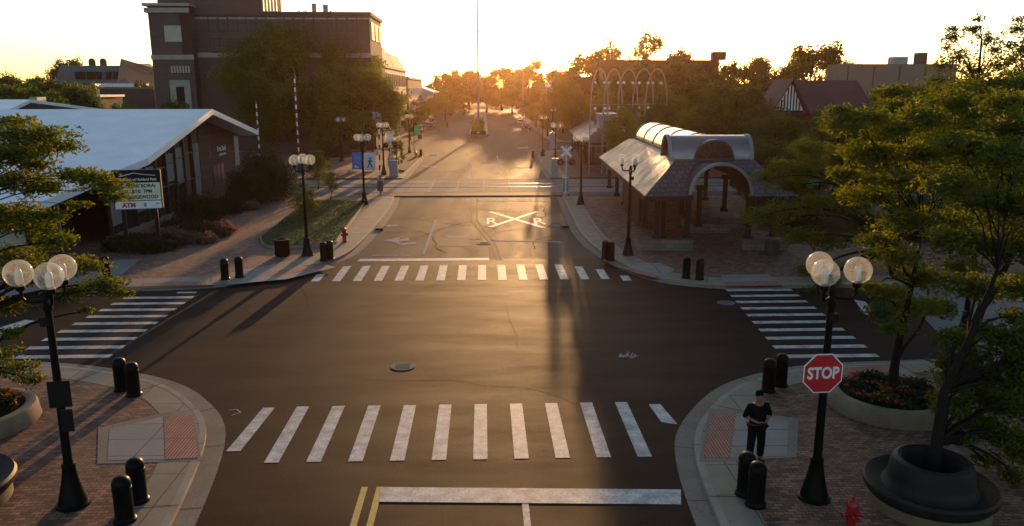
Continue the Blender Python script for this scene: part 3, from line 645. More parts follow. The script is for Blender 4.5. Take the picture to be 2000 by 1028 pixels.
# ------------------------------------------------------------------ street lamps
def lamp_proto():
    t=thing('street_lamp','proto','street lamp',(0,0,.12),0,'black globe street lamps')
    mb=MB(); mb.lathe([(.36,0),(.36,.05),(.31,.07),(.30,.14),(.24,.38),(.175,.66),(.14,.92),(.15,.96),(.15,1.0),(.11,1.02)],28); mb.build('base',M_BLK,t,True)
    mb=MB(); mb.lathe([(.1,1.0),(.085,3),(.07,4.55),(.10,4.58),(.10,4.68),(.075,4.7),(.075,4.95),(.05,5.05),(.001,5.08)],18); mb.build('post',M_BLK,t,True)
    mb=MB(); mb.box(-.07,.07,-.2,-.07,4.25,4.45); mb.build('junction_box',M_BLKM,t,bevel=.01)
    for k in range(3):
        a=R(90+120*k); c,s=math.cos(a),math.sin(a); P=lambda d,z:(c*d,s*d,z)
        mb=MB(); mb.tube([P(.05,4.78),P(.3,4.76),P(.42,4.79),P(.47,4.87),P(.48,5.05)],.038,8)
        mb.lathe([(.04,5.0),(.085,5.03),(.095,5.08),(.095,5.13),(.07,5.16),(.001,5.16)],14,c=(c*.48,s*.48)); mb.build('arm',M_BLK,t,True)
        mb=MB(); mb.sphere((c*.48,s*.48,5.4),.29,28); g=mb.build('globe',M_GLASS,t,True)
        mb=MB(); mb.lathe([(.001,5.16),(.06,5.17),(.075,5.25),(.075,5.42),(.05,5.48),(.001,5.5)],14,c=(c*.48,s*.48)); mb.build('lamp_housing',M_FROST,g,True)
    return t
LP=lamp_proto(); first=True
for px,py,rz,lab in [((-9.34),16.61,-20,'globe street lamp on the near left corner with black sign backs on its post'),
 (7.53,16.3,15,'globe street lamp on the near right corner carrying the stop sign'),
 (-10.01,44.12,10,'globe street lamp at the tip of the grass island'),
 (8.15,43.61,75,'globe street lamp in front of the shelter by the far right kerb'),
 (-9.78,64.49,60,'globe street lamp at the rear of the grass island by the blue panel'),
 (7.91,63.86,95,'globe street lamp on right pavement just before the railway crossing'),
 (7.85,86.5,30,'globe street lamp on right pavement just beyond the railway crossing'),
 (8.32,111.5,40,'globe street lamp farthest up the right pavement before the cross street'),
 (-11.0,87.5,60,'globe street lamp beside the left crossing signal'),
 (-10.75,115.7,20,'globe street lamp farthest up the left pavement before the cross street'),
 (-18.5,104,35,'globe street lamp set back under the drooping tree'),
 (-17.6,162,0,'globe street lamp before the columned building'),(-17.5,195,30,'small distant globe lamp before the brick row'),
 (13.2,152,30,'distant globe lamp on the right side beyond the cross street'),
 (17.9,27.6,15,'globe street lamp half hidden by leaves behind the right corner trees')]:
    if first: o=LP; o.location=(px,py,.12); o.rotation_euler=(0,0,R(rz)); first=False
    else: o=dup(LP,(px,py,.12),R(rz))
    o['label']=lab
# signs on lamps
def mbthing(name,mb,m,label,cat,loc=(0,0,0),rotz=0,smooth=False,bevel=0,group=None):
    return tag(mb.build(name,m,loc=loc,rotz=rotz,smooth=smooth,bevel=bevel),label,cat,group)
mb=MB(); mb.box(-.23,.23,-.03,.0,-.3,.3); mb.box(-.04,.04,0,.1,-.2,.2)
mbthing('sign_panel',mb,M_BLKM,'larger square black sign back on the near left lamp post','sign',(-9.22,16.42,2.85),R(10),bevel=.01)
mb=MB(); mb.box(-.13,.13,-.03,.0,-.26,.26); mb.box(-.04,.04,0,.1,-.2,.2)
mbthing('sign_panel',mb,M_BLKM,'smaller black sign back under the larger one on the near left lamp','sign',(-9.13,16.42,2.24),R(10),bevel=.01)
def text(body,size,m,parent,loc,rot,name='lettering',sx=1.0,ext=.002,align='CENTER',bold=0):
    c=bpy.data.curves.new(name,'FONT'); c.body=body; c.size=size; c.extrude=ext; c.align_x=align; c.align_y='CENTER'; c.offset=bold; c.resolution_u=3
    o=bpy.data.objects.new(name,c); COL.objects.link(o)
    dg=bpy.context.evaluated_depsgraph_get(); me=bpy.data.meshes.new_from_object(o.evaluated_get(dg)); bpy.data.objects.remove(o)
    me.materials.clear(); me.materials.append(m); o=bpy.data.objects.new(name,me); COL.objects.link(o)
    if parent: o.parent=parent
    o.location=loc; o.rotation_euler=rot; o.scale=(sx,1,1); return o
st=thing('stop_sign','red octagonal stop sign with white letters on the near right lamp post','sign',(7.42,16.15,3.2),R(4))
def octo(r): return [(r*math.cos(R(22.5+45*i))/math.cos(R(22.5)),r*math.sin(R(22.5+45*i))/math.cos(R(22.5))) for i in range(8)]
def plate(r,y0,y1):
    mb=MB(); o_=octo(r); n=8
    mb.add([(x,y0,z) for x,z in o_]+[(x,y1,z) for x,z in o_],[tuple(range(8)),tuple(range(8,16))[::-1]]+[(i,8+i,8+(i+1)%8,(i+1)%8) for i in range(8)]); return mb
plate(.45,0,.012).build('border',M_WHT,st); plate(.425,-.004,.0).build('face',M_SIGNRED,st)
text('STOP',.37,M_WHT,st,(0,-.006,-.0),(R(90),0,0),sx=.82,bold=.012)
mb=MB(); mb.box(-.03,.03,.012,.08,-.35,.35); mb.build('bracket',M_DGRY,st)
# ------------------------------------------------------------------ bollards
mb=MB(); mb.lathe([(.235,0),(.235,.06),(.2,.09),(.195,.12),(.195,.74),(.205,.76),(.205,.8),(.19,.81),(.19,.84),(.2,.85),(.195,.93),(.165,1.0),(.11,1.045),(.04,1.06),(.001,1.062)],28)
bp=mb.build('bollard',M_BLK,smooth=True); bm=MB(); bm.lathe([(.36,.0),(.36,.012),(.2,.014)],20)
first=True
for px,py,lab in [(262,772,'bollard on the near left corner kerb, front one of the upper pair'),(238,762,'bollard on the near left corner kerb, rear one of the upper pair'),
(271,979,'taller looking rear bollard of the lower left pair by the ramp'),(245,1018,'front bollard of the lower left pair by the ramp'),
(1500,764,'left bollard of the pair above the person near the stop sign'),(1524,753,'right bollard of the pair above the person near the stop sign'),
(1475,987,'front bollard directly before the person'),(1455,966,'bollard just behind the front one at the feet of the person'),
(468,542,'right bollard of the pair on the far left corner ramp'),(440,546,'left bollard of the pair on the far left corner ramp'),
(633,510,'left bollard of the pair beside the island lamp'),(645,507,'right bollard of the pair beside the island lamp'),
(1182,506,'left bollard of the pair at the far right kerb before the shelter'),(1193,509,'right bollard of the pair at the far right kerb before the shelter'),
(1340,543,'left bollard of the pair on the far right corner ramp'),(1366,546,'right bollard of the pair on the far right corner ramp'),
(208,541,'single bollard by the bank forecourt half behind leaves'),(822,306,'bollard beyond the crossing on the left pavement'),(1041,310,'bollard beyond the crossing on the right pavement'),
(873,249,'bollard at the left kerb beyond the cross street')]:
    x,y=G(px,py,.12); loc=(x,y,.12)
    if first: o=bp; o.location=loc; first=False
    else: o=dup(bp,loc)
    tag(o,lab,'bollard','black bollards on the corners')
# ------------------------------------------------------------------ planters, benches, hydrants, bins
def ring(prof,n=48):
    mb=MB(); mb.lathe(prof,n); return mb
def planter(x,y,label,fl,seed):
    t=thing('round_planter',label,'planter',(x,y,.12))
    ring([(1.75,0),(1.78,.05),(1.72,.42),(1.68,.48),(1.5,.5),(1.42,.48),(1.4,.3)]).build('ring_wall',mat('cast_stone',(.24,.17,.10),.8,(.32,.235,.15),2,.15,20),t,True)
    ring([(1.42,.36),(.8,.40),(.001,.42)]).build('soil',M_SOIL,t)
    rng=np.random.default_rng(seed); n=2600; a=rng.uniform(0,6.283,n); r=1.35*np.sqrt(rng.uniform(0,1,n))
    P=np.stack([r*np.cos(a),r*np.sin(a),.42+.22*rng.uniform(0,1,n)+.08*np.sin(a*5)],1)
    o=leafmesh('flower_foliage',leaves(P,.13,seed,.3,.7),L_BUSH,loc=(x,y,.12)); tag(o,'dark green leaves of the planting in the %s planter'%fl,'foliage',kind='stuff')
    n=900; a=rng.uniform(0,6.283,n); r=1.32*np.sqrt(rng.uniform(0,1,n)); k=(np.sin(a*4+seed)+np.sin(r*6))>.1; a=a[k];r=r[k]
    P=np.stack([r*np.cos(a),r*np.sin(a),.56+.14*rng.uniform(0,1,len(a))],1)
    o=leafmesh('flowers',leaves(P,.10,seed+1,.5,.9),L_RED,loc=(x,y,.12)); tag(o,'red and orange flowers in the %s planter'%fl,'flowers',kind='stuff')
planter(11.95,21.5,'round stone planter with red flowers and a tree on the near right corner','near right',61)
planter(BL[0]-1.35,BL[1]+.2,'round stone planter with red flowers cut by the left edge','left edge',62)
M_BENCH=mat('dark_bench_plastic',(.014,.013,.010),.6,(.028,.025,.018),1.5,.15,12,spec=.25)
def bench(x,y,label):
    t=thing('round_bench',label,'bench',(x,y,.12))
    ring([(1.42,0),(1.42,.3),(1.3,.32),(.6,.32)],48).build('plinth',mat('plinth_stone',(.18,.12,.06),.85,(.24,.17,.09),2,.1,20),t,True)
    ring([(1.2,.2),(1.42,.26),(1.54,.40),(1.55,.52),(1.5,.58),(1.42,.56),(1.26,.47),(1.12,.46),(1.04,.54),(.99,.72),(.96,.95),(.90,1.08),(.80,1.12),(.71,1.08),(.66,.95),(.56,.32)],64).build('seat_shell',M_BENCH,t,True)
    ring([(.57,.34),(.001,.35)],32).build('soil',M_SOIL,t)
    return t
bench(10.0,15.95,'round dark moulded bench wrapped around a tree on the near right corner').scale=(.9,.9,1)
bench(-12.35,16.7,'round dark moulded bench cut by the lower left edge')
def hydrant_():
    t=thing('fire_hydrant','p','fire hydrant',(0,0,.12),0,'red fire hydrants')
    mb=MB(); mb.lathe([(.16,0),(.16,.04),(.11,.06),(.1,.1),(.1,.5),(.14,.52),(.14,.56),(.115,.58)],20); mb.build('barrel',M_RED,t,True)
    mb=MB(); mb.lathe([(.125,.56),(.13,.6),(.12,.68),(.08,.74),(.04,.77),(.03,.78),(.03,.83),(.001,.83)],20); mb.build('bonnet',M_RED,t,True)
    for a in (0,180,270):
        mb=MB(); c,s=math.cos(R(a)),math.sin(R(a)); r=.06 if a!=270 else .075
        mb.tube([(c*.08,s*.08,.42),(c*.19,s*.19,.42)],r*.8,12); mb.tube([(c*.17,s*.17,.42),(c*.22,s*.22,.42)],r,6); mb.build('outlet_cap',M_RED,t,True)
    return t
h0=hydrant_(); x,y=G(1660,1040,.12); h0.location=(x,y,.12); h0['label']='bright red fire hydrant at the bottom edge beside the round bench'
x,y=G(673,473,.12); dup(h0,(x,y,.12),1,'red fire hydrant on the left kerb beside the grass island',scale=1.15)
x,y=G(813,309,.12); dup(h0,(x,y,.12),1,'tiny red fire hydrant beyond the crossing on the left pavement',scale=1.15)
def bin_(px,py,label,r=.4,h=.95,m=M_BLK,cat='litter bin'):
    x,y=G(px,py,.12); t=thing('litter_bin',label,cat,(x,y,.12))
    mb=MB(); mb.lathe([(r*.85,0),(r*.9,.05),(r*.97,h*.85),(r,h*.87)],20)
    for k in range(20):
        a=2*math.pi*k/20; mb.box(r*.86,r*.99,-.02,.02,.06,h*.84,rot=a,piv=(0,0))
    mb.build('body',m,t); mb=MB(); mb.lathe([(r*1.05,h*.86),(r*1.08,h*.92),(r*1.0,h),(r*.6,h*1.02),(r*.55,h*.95),(r*.5,h*.6)],20); mb.build('rim',m,t,True)
bin_(552,500,'black slatted litter bin at the tip of the grass island',.42,.95)
bin_(1507,497,'dark round planter pot in front of the shelter right pier',.42,.95,M_DGRY,'pot')
bin_(1076,283,'dark litter bin near the far right lamp',.35,.9)
bin_(820,272,'dark litter bin on the left pavement near the cross street',.35,.9)
# ------------------------------------------------------------------ railway signals
def blade(mb,ang,w_=.24,l=1.25):
    c,s=math.cos(ang),math.sin(ang)
    pts=[(-l/2,-w_/2),(l/2,-w_/2),(l/2,w_/2),(-l/2,w_/2)]; y=-.0 if ang>0 else -.02
    q=[(c*a-s*b,c*b+s*a) for a,b in pts]
    mb.add([(x,y-.03,z) for x,z in q]+[(x,y-.012,z) for x,z in q],[(0,1,2,3),(7,6,5,4),(0,4,5,1),(1,5,6,2),(2,6,7,3),(3,7,4,0)])
def signal(x,y,label,hc=4.3,cabinet=False,rz=0,bell=True):
    t=thing('crossing_signal',label,'railway signal',(x,y,.1),rz,'railway crossing signals')
    mb=MB(); mb.lathe([(.22,0),(.22,.3),(.12,.35),(.07,.5),(.06,hc+.5),(.001,hc+.55)],14); mb.build('mast',M_STL,t,True)
    mb=MB(); blade(mb,R(45)); blade(mb,R(-45)); o=mb.build('crossbuck',M_WHT,t); o.location=(0,-.08,hc)
    mb=MB(); mb.box(-.75,.75,-.04,.04,hc-.95,hc-.88); mb.build('crossarm',M_BLKM,t)
    for sx in (-1,1):
        mb=MB(); mb.lathe([(.001,-.14),(.30,-.14),(.30,-.12),(.12,-.1),(.12,.08),(.001,.09)],20,axis='y',o=(sx*.5,0,hc-.92)); f=mb.build('target_disc',M_BLKM,t,True)
        mb=MB(); mb.lathe([(.001,-.17),(.10,-.165),(.11,-.14)],16,axis='y',o=(sx*.5,0,hc-.92)); mb.build('lens',mat('red_lens',(.06,.008,.008),.3),f)
        mb=MB(); mb.lathe([(.13,-.3),(.13,-.14)],12,axis='y',o=(sx*.5,0,hc-.92),a0=0,a1=math.pi); mb.build('hood',M_BLKM,f)
    if cabinet:
        mb=MB(); mb.box(-.35,.35,-.2,.2,1.0,2.0); mb.build('equipment_box',M_GRY,t,bevel=.02)
    return t
signal(7.24,69.3,'railway crossbuck signal with twin lights before the tracks on the right',3.9)
signal(-10.1,86.9,'railway crossbuck signal with twin lights beyond the tracks on the left',4.2,True)
def gate(x,y,L_,label,tilt=0,side=1,box=True):
    t=thing('crossing_gate',label,'barrier gate',(x,y,.1),0,'raised railway gates')
    mb=MB(); mb.lathe([(.2,0),(.2,.05),(.09,.1),(.09,1.0),(.001,1.05)],12); mb.build('stand',M_GRY,t,True)
    mb=MB(); mb.box(-.28,.28,-.22,.22,.9,1.5); mb.box(-.34,.34,-.04,.04,.75,.95); mb.build('mechanism',M_GRY,t,bevel=.03)
    mb=MB(); a=math.radians(tilt); n=int(L_/.45)
    for i in range(n):
        z0,z1=1.3+i*.45,1.3+(i+1)*.45; d0,d1=math.sin(a)*(z0-1.3),math.sin(a)*(z1-1.3); ww=.075
        mb.add([(d0-ww,-.3,z0),(d0+ww,-.3,z0),(d1+ww,-.3,z1),(d1-ww,-.3,z1),(d0-ww,-.27,z0),(d0+ww,-.27,z0),(d1+ww,-.27,z1),(d1-ww,-.27,z1)],[(0,1,2,3),(7,6,5,4),(0,4,5,1),(1,5,6,2),(2,6,7,3),(3,7,4,0)],i%2)
    mb.build('arm',[M_RED,M_WHT],t)
    mb=MB(); mb.box(-.25,.25,-.31,-.22,.3,1.25); mb.build('counterweight',M_DGRY,t)
    return t
gate(-9.25,70.9,4.6,'raised red and white gate at the left road edge before the tracks',1)
gate(-20.0,87.0,9.5,'tallest raised red and white gate arm beyond the bank',0)
gate(-25.6,92,7.0,'shorter raised red and white gate arm beside the bank roof',0)
def cabinet(x,y,w_,d,h,label,m=M_GRY,name='signal_cabinet'):
    t=thing(name,label,'cabinet',(x,y,.1))
    mb=MB(); mb.box(-w_/2,w_/2,-d/2,d/2,.12,h); mb.box(-w_/2-.04,w_/2+.04,-d/2-.04,d/2+.04,h,h+.06); mb.build('body',m,t,bevel=.015)
    mb=MB(); mb.box(-w_/2+.05,w_/2-.05,-d/2-.02,-d/2-.003,.2,h-.1); mb.build('door',m,t)
    mb=MB(); mb.box(-w_/2-.08,w_/2+.08,-d/2-.08,d/2+.08,0,.12); mb.build('base',M_CON,t)
cabinet(7.24+.02,69.9,.5,.4,1.5,'grey gate mechanism cabinet at the foot of the right crossing signal')
cabinet(7.55,83.8,.75,.5,2.0,'grey signal cabinet beyond the tracks on the right')
cabinet(-9.7,85.6,.9,.6,1.7,'grey signal cabinet beside the left crossing signal')
mb=MB(); mb.tube([(0,0,0),(0,0,4.9)],.07,10); mb.box(-.3,.3,-.06,.06,3.1,4.7)
mbthing('mast_panel',mb,M_GRY,'grey mast with a tall flat panel seen edge on beyond the right tracks','sign',(7.3,84.6,.1))
# blue panel and pedestrian sign
t=thing('blue_panel','plain blue upright panel left of the pedestrian panel','sign',(-14.65,92.3,.1))
mb=MB(); mb.box(-.5,.5,-.04,.04,.15,2.1); mb.build('board',M_BLUE,t)
mb=MB(); mb.box(-.56,-.5,-.05,.05,0,2.15); mb.box(.5,.56,-.05,.05,0,2.15); mb.build('frame',M_DGRY,t)
mb=MB(); mb.box(-.3,-.05,-.052,-.041,.35,.6); mb.box(-.05,.2,-.052,-.041,.3,.42); mb.build('emblem',M_PALE,t)
t=thing('pedestrian_panel','pale upright panel with a black walking figure','sign',(-13.1,91.8,.1))
mb=MB(); mb.box(-.62,.62,-.04,.04,.1,2.1); mb.build('board',M_PALE,t)
mb=MB(); y0,y1=-.055,-.041
def stroke(a,b,w_):
    a=Vector(a);b=Vector(b);tt=(b-a).normalized();n=Vector((-tt.y,tt.x))*w_/2
    q=[a-n,b-n,b+n,a+n]; mb.add([(p.x,y0,p.y) for p in q]+[(p.x,y1,p.y) for p in q],[(0,1,2,3),(7,6,5,4),(0,4,5,1),(1,5,6,2),(2,6,7,3),(3,7,4,0)])
stroke((.02,1.25),(-.02,.95),.2); stroke((-.02,1.0),(.18,.62),.12); stroke((.18,.66),(.22,.32),.1); stroke((-.03,1.0),(-.14,.66),.12); stroke((-.14,.68),(-.27,.38),.1)
stroke((.05,1.3),(-.22,1.08),.08); stroke((.06,1.3),(.27,1.05),.08)
mb.lathe([(.001,-.056),(.11,-.055),(.11,-.041)],14,axis='y',o=(.04,0,1.46)); mb.build('walking_figure',M_BLKM,t)
# banners / boards along left street
def board(x,y,z0,z1,w_,m,label,pole=True,name='banner'):
    t=thing(name,label,'banner',(x,y,.1))
    if pole:
        mb=MB(); mb.tube([(-w_/2-.06,0,0),(-w_/2-.06,0,z1+.2)],.05,8); mb.build('post',M_BLK,t)
    mb=MB(); mb.box(-w_/2,w_/2,-.02,.02,z0,z1); mb.build('cloth',m,t)
board(-17.8,120,3.4,5.8,1.1,M_GREEN,'green hanging banner beside the drooping tree')
board(-15.6,118,3.2,6.0,1.3,M_PALE,'pale hanging banner with a dark mark beside the green one')
board(-9.3,112,3.0,4.3,.75,M_GREEN,'bright green and white small banner beside the far left lamp')
mb=MB()
# ornamental clock
t=thing('post_clock','dark ornamental post clock before the columned building','clock',(-17.0,126,.1))
mb=MB(); mb.lathe([(.3,0),(.3,.2),(.14,.5),(.1,3.8),(.2,4.0),(.1,4.1)],14); mb.build('post',M_BLK,t,True)
mb=MB(); mb.box(-.55,.55,-.55,.55,4.1,5.3); mb.lathe([(.85,5.3),(.5,5.7),(.1,6.3),(.03,6.8),(.001,6.9)],8); mb.build('housing',M_BLKM,t)
mb=MB(); mb.lathe([(.001,-.59),(.42,-.585),(.42,-.55)],20,axis='y',o=(0,0,4.7)); mb.build('dial',M_PALE,t)
# green street sign
x,y=G(1590,490,.12); t=thing('street_name_sign','green street name sign on a slim post beside the shelter','sign',(x,y,.12))
mb=MB(); mb.tube([(0,0,0),(0,0,4.1)],.045,8); mb.build('post',M_BLK,t); mb=MB(); mb.box(-1.0,.05,-.02,.02,3.85,4.15); mb.build('blade',mat('street_sign_green',(.02,.3,.18),.5),t)
# flagpoles
def flagpole(x,y,h,label):
    t=thing('flagpole',label,'flagpole',(x,y,.4)); mb=MB(); mb.lathe([(.3,0),(.3,.3),(.22,.4),(.2,h*.5),(.12,h),(.001,h)],12); mb.build('pole',mat('pole_paint',(.3,.29,.27),.5),t,True)
    mb=MB(); mb.sphere((0,0,h+.12),.15,12); mb.build('finial',M_STL,t,True)
flagpole(-1.0,163.5,34,'very tall flagpole on the median rising out of the frame')
flagpole(*G(1013,222)[:2],26,'thinner hazy pole right of the very tall one') if False else flagpole(14.3,290,24,'thinner hazy pole right of the very tall one')
def bedplant(x,y,r,h,seed,label,lm):
    o=leafmesh('median_plants',leaves(cloud([(0,i*2.0,h*.5,r) for i in range(8)],120,seed,h/r*.5,.4),.3,seed,.2),lm,loc=(x,y,.45)); tag(o,label,'plants',kind='stuff')
bedplant(-1.0,162,1.3,1.6,91,'amber planting at the near end of the median',L_WIL)
bedplant(-1.0,178,1.6,2.4,92,'darker planting farther along the median',L_DRK)
t=thing('median_planter_box','dark planter box with a pale plaque at the front end of the median','planter',(-1.0,160.6,.45))
mb=MB(); mb.box(-1.5,1.5,-.5,.5,0,.7); mb.build('box',M_BRW,t,bevel=.03); mb=MB(); mb.box(-.3,.3,-.52,-.503,.3,.6); mb.build('plaque',M_WHT,t)
# ------------------------------------------------------------------ bank with the white folded roof
bk=thing('bank_building','low bank with white folded roof, tall glass gable and red brick wall','building',(-23,60,.1))
def P3(pts): return [(x+23,y-60,z-.1) for x,y,z in pts]
zr=7.8
A=(-21.2,63.7,zr); B=(-20.6,49.5,5.2); Cc=(-22.8,40.9,3.62); D=(-21.2,76.1,5.5)
mb=MB()
mb.slab(P3([A,(-75,63.7,zr),(-75,49.5,5.2),B]),.42); mb.slab(P3([B,(-75,49.5,5.2),(-75,40.9,3.62),Cc]),.42)
mb.slab(P3([(-75,63.7,zr),A,D,(-75,76.1,5.5)]),.42)
rf=mb.build('roof',M_ROOFW,bk)
mb=MB(); mb.slab(P3([(-44,80,8.35),(-75,80,8.35),(-75,66,6.9),(-40,66,6.9)]),.3); mb.slab(P3([(-75,80,8.35),(-44,80,8.35),(-39,90,6.8),(-75,90,6.8)]),.3); mb.build('rear_roof',M_ROOFW,bk)
def zroof(y): return 5.2+(y-49.5)*(zr-5.2)/14.2 if 49.5<=y<=63.7 else (zr-(y-63.7)*(zr-5.5)/12.4 if y>63.7 else 5.2-(49.5-y)*.184)
def wallpiece(y0,y1,x,m,name,parent,z0=0.0):
    mb=MB(); n=6; ys=[y0+(y1-y0)*i/n for i in range(n+1)]
    lo=[(x,y,z0+.1) for y in ys]; hi=[(x,y,zroof(y)-.40) for y in ys]
    P=lo+hi[::-1]; q=P3(P); k=len(q)
    mb.add(q+[(a-.3,b,c) for a,b,c in q],[tuple(range(k)),tuple(range(k,2*k))[::-1]]+[(i,k+i,k+(i+1)%k,(i+1)%k) for i in range(k)]); return mb.build(name,m,parent)
bwall=wallpiece(65.2,75.6,-23,M_BRW,'brick_wall',bk)
mb=MB(); mb.box(-30,-.3,15.3,15.6,0,5); mb.build('rear_wall',M_BRW,bk)
mb=MB(); mb.box(-45,-2,-15.5,-15.2,0,3.6); mb.build('entrance_wall',mat('dark_brick',(.05,.03,.025),.9),bk)
mb=MB(); mb.box(-3.4,-1.0,-18.9,-18.5,0,3.4); mb.build('pale_end_wall',M_TANB if False else M_STONE,bk)
mb=MB(); mb.box(-12,-1.0,-17.6,-17.3,2.25,3.15); mb.build('entrance_canopy',M_GRY,bk)
wallpiece(41.2,48.6,-25.2,M_BRW,'side_wall',bk)
M_FR=mat('dark_frame',(.035,.033,.03),.5); M_BLIND=mat('blind_fabric',(.22,.225,.23),.8); M_INT=mat('bronze_glass',(.035,.028,.022),.15,(.05,.035,.025),.6,spec=.7)
ys=[48.8+(65.2-48.8)*i/9 for i in range(10)]
mb=MB(); mb.box(-.35,.12,-11.2,5.2,0,.35); mb.build('glass_wall_plinth',M_CON,bk)
for i in range(9):
    a,b=ys[i],ys[i+1]; h=min(zroof(a),zroof(b))-.45
    mb=MB()
    za,zb=zroof(a)-.44,zroof(b)-.44
    q=P3([(-23.05,a,.45),(-23.05,b,.45),(-23.05,b,zb),(-23.05,a,za)])
    mb.add(q,[(0,1,2,3)],0)
    mb.box(-.1,.12,a-60,a-60+.13,.35,za-.1,1)
    for zz in (2.3,h*.62): mb.box(-.05,.04,a-60+.13,b-60,zz,zz+.09,1)
    wn=mb.build('window',[M_INT,M_FR],bk)
    if i in (0,2,3,5,6,8):
        mb=MB(); z0,z1=((.9,3.4),(1.2,4.4),(2.2,4.0),(2.6,4.6),(2.2,4.9),(.6,5.0))[(0,2,3,5,6,8).index(i)]; z1=min(z1,h-.2)
        mb.box(-.04,-.02,a-60+.2,b-60-.1,z0,z1); mb.build('blind',M_BLIND,wn)
mb=MB()
for i in range(3): mb.box(.0,.05,8.0+i*1.0,8.8+i*1.0,1.1,2.9,0)
mb.build('brick_wall_window',M_WIN,bk)
mb=MB(); mb.box(.0,.05,14.2,15.4,2.3,5.0); mb.build('grey_panel',M_GRY,bk)
text('First Bank',.62,M_WHT,bk,(.03,10.6,4.15),(R(90),0,R(90)),sx=.95,bold=.012)
text('of Highland Park',.3,M_WHT,bk,(.03,10.7,3.65),(R(90),0,R(90)),bold=.006)
mb=MB(); 
for k in range(5): mb.lathe([(.001,0),(.07,.01)],8,axis='x',o=(.03,7.4+.16*(k%3),3.6+.22*k))
mb.build('tree_emblem',M_GRY,bk)
mb=MB(); mb.box(-8.6,-6.9,-15.62,-15.52,1.5,2.1); mb.build('window_poster',M_PALE,bk)
for i in range(5):
    mb=MB(); mb.box(-11+2.1*i,-9.2+2.1*i,-15.6,-15.51,.3,2.9); mb.box(-9.2+2.1*i,-9.1+2.1*i,-15.62,-15.5,.2,2.95,1); mb.build('entrance_window',[M_WIN,M_STL],bk)
# bank marquee sign
x,y=-19.75,45.6
t=thing('marquee_sign','bank marquee sign with black header, letter board and ATM strip','sign',(x,y,.1),R(14))
mb=MB(); mb.box(-.95,-.75,-.12,.12,0,2.6); mb.box(.75,.95,-.12,.12,0,2.6); mb.build('posts',M_BLKM,t)
mb=MB(); mb.box(-1.28,1.28,-.16,.16,2.5,4.75); mb.build('cabinet',M_BLKM,t,bevel=.02)
mb=MB(); mb.box(-1.22,1.22,-.185,-.163,3.02,4.02); bd=mb.build('letter_board',M_CREAM,t)
mb=MB(); mb.box(-1.22,1.22,-.185,-.163,2.54,2.98); bd2=mb.build('lower_strip',M_WHT,t)
text('First Bank of Highland Park',.2,M_WHT,t,(.03,-.165,4.2),(R(90),0,0),sx=.93,bold=.004)
mb=MB(); mb.tube([(-.9,-.17,4.38),(-.1,-.17,4.58),(.3,-.17,4.5),(1.0,-.17,4.42)],.02,6); mb.build('skyline_stroke',M_WHT,t)
text('ST. MARK BORAI',.27,M_BLKM,t,(0,-.19,3.84),(R(90),0,0),sx=.98,bold=.008)
text('DEL  8/10  7PM',.27,M_BLKM,t,(-.05,-.19,3.52),(R(90),0,0),sx=.95,bold=.008)
text('BAIR-EDGEWOOD',.27,M_BLKM,t,(0,-.19,3.2),(R(90),0,0),sx=.95,bold=.008)
text('ATM',.34,M_SIGNRED,t,(-.5,-.19,2.75),(R(90),0,0),bold=.02)
mb=MB(); mb.box(.28,.42,-.19,-.186,2.65,2.87); mb.box(.9,1.1,-.19,-.186,2.78,2.84); mb.build('small_symbols',M_GRY,t)
# ------------------------------------------------------------------ generic building
def win_mesh(w_,h,frame=M_FR,glass=M_WIN,f=.1):
    mb=MB(); mb.box(0,w_,-.03,.0,0,h,1); mb.box(-f,0,-.09,0,-f,h+f); mb.box(w_,w_+f,-.09,0,-f,h+f); mb.box(0,w_,-.09,0,h,h+f); mb.box(0,w_,-.14,0,-f,0)
    mb.box(w_/2-.04,w_/2+.04,-.07,-.031,0,h)
    o=mb.build('window',[frame,glass]); return o
def building(name,label,x0,x1,y0,y1,h,wallm,wins=(),roof=None,cat='building',cornice=None,frame=M_FR,glass=M_WIN,east=(),eglass=None):
    """wins: (x,z,w,h) on the south face, east: (y,z,w,h) on the face towards +X"""
    t=thing(name,label,cat,((x0+x1)/2,(y0+y1)/2,0)); cx,cy=(x0+x1)/2,(y0+y1)/2
    mb=MB(); mb.box(x0-cx,x1-cx,y0-cy,y1-cy,0,h); mb.build('wall',wallm,t)
    if cornice is not None:
        mb=MB(); mb.box(x0-cx-.25,x1-cx+.25,y0-cy-.25,y1-cy+.25,h-.02,h+.5); mb.build('cornice',cornice,t)
    cache={}
    for s,lst in (('s',wins),('e',east)):
        for a,z,ww,hh in lst:
            k=(ww,hh,s)
            if k not in cache: o=cache[k]=win_mesh(ww,hh,frame,eglass if (s=='e' and eglass) else glass)
            else: o=cache[k].copy(); COL.objects.link(o)
            o.parent=t
            if s=='s': o.location=(a-cx,y0-cy-.003,z); o.rotation_euler=(0,0,0)
            else: o.location=(x1-cx+.003,a-cy,z); o.rotation_euler=(0,0,R(90))
    return t,cx,cy
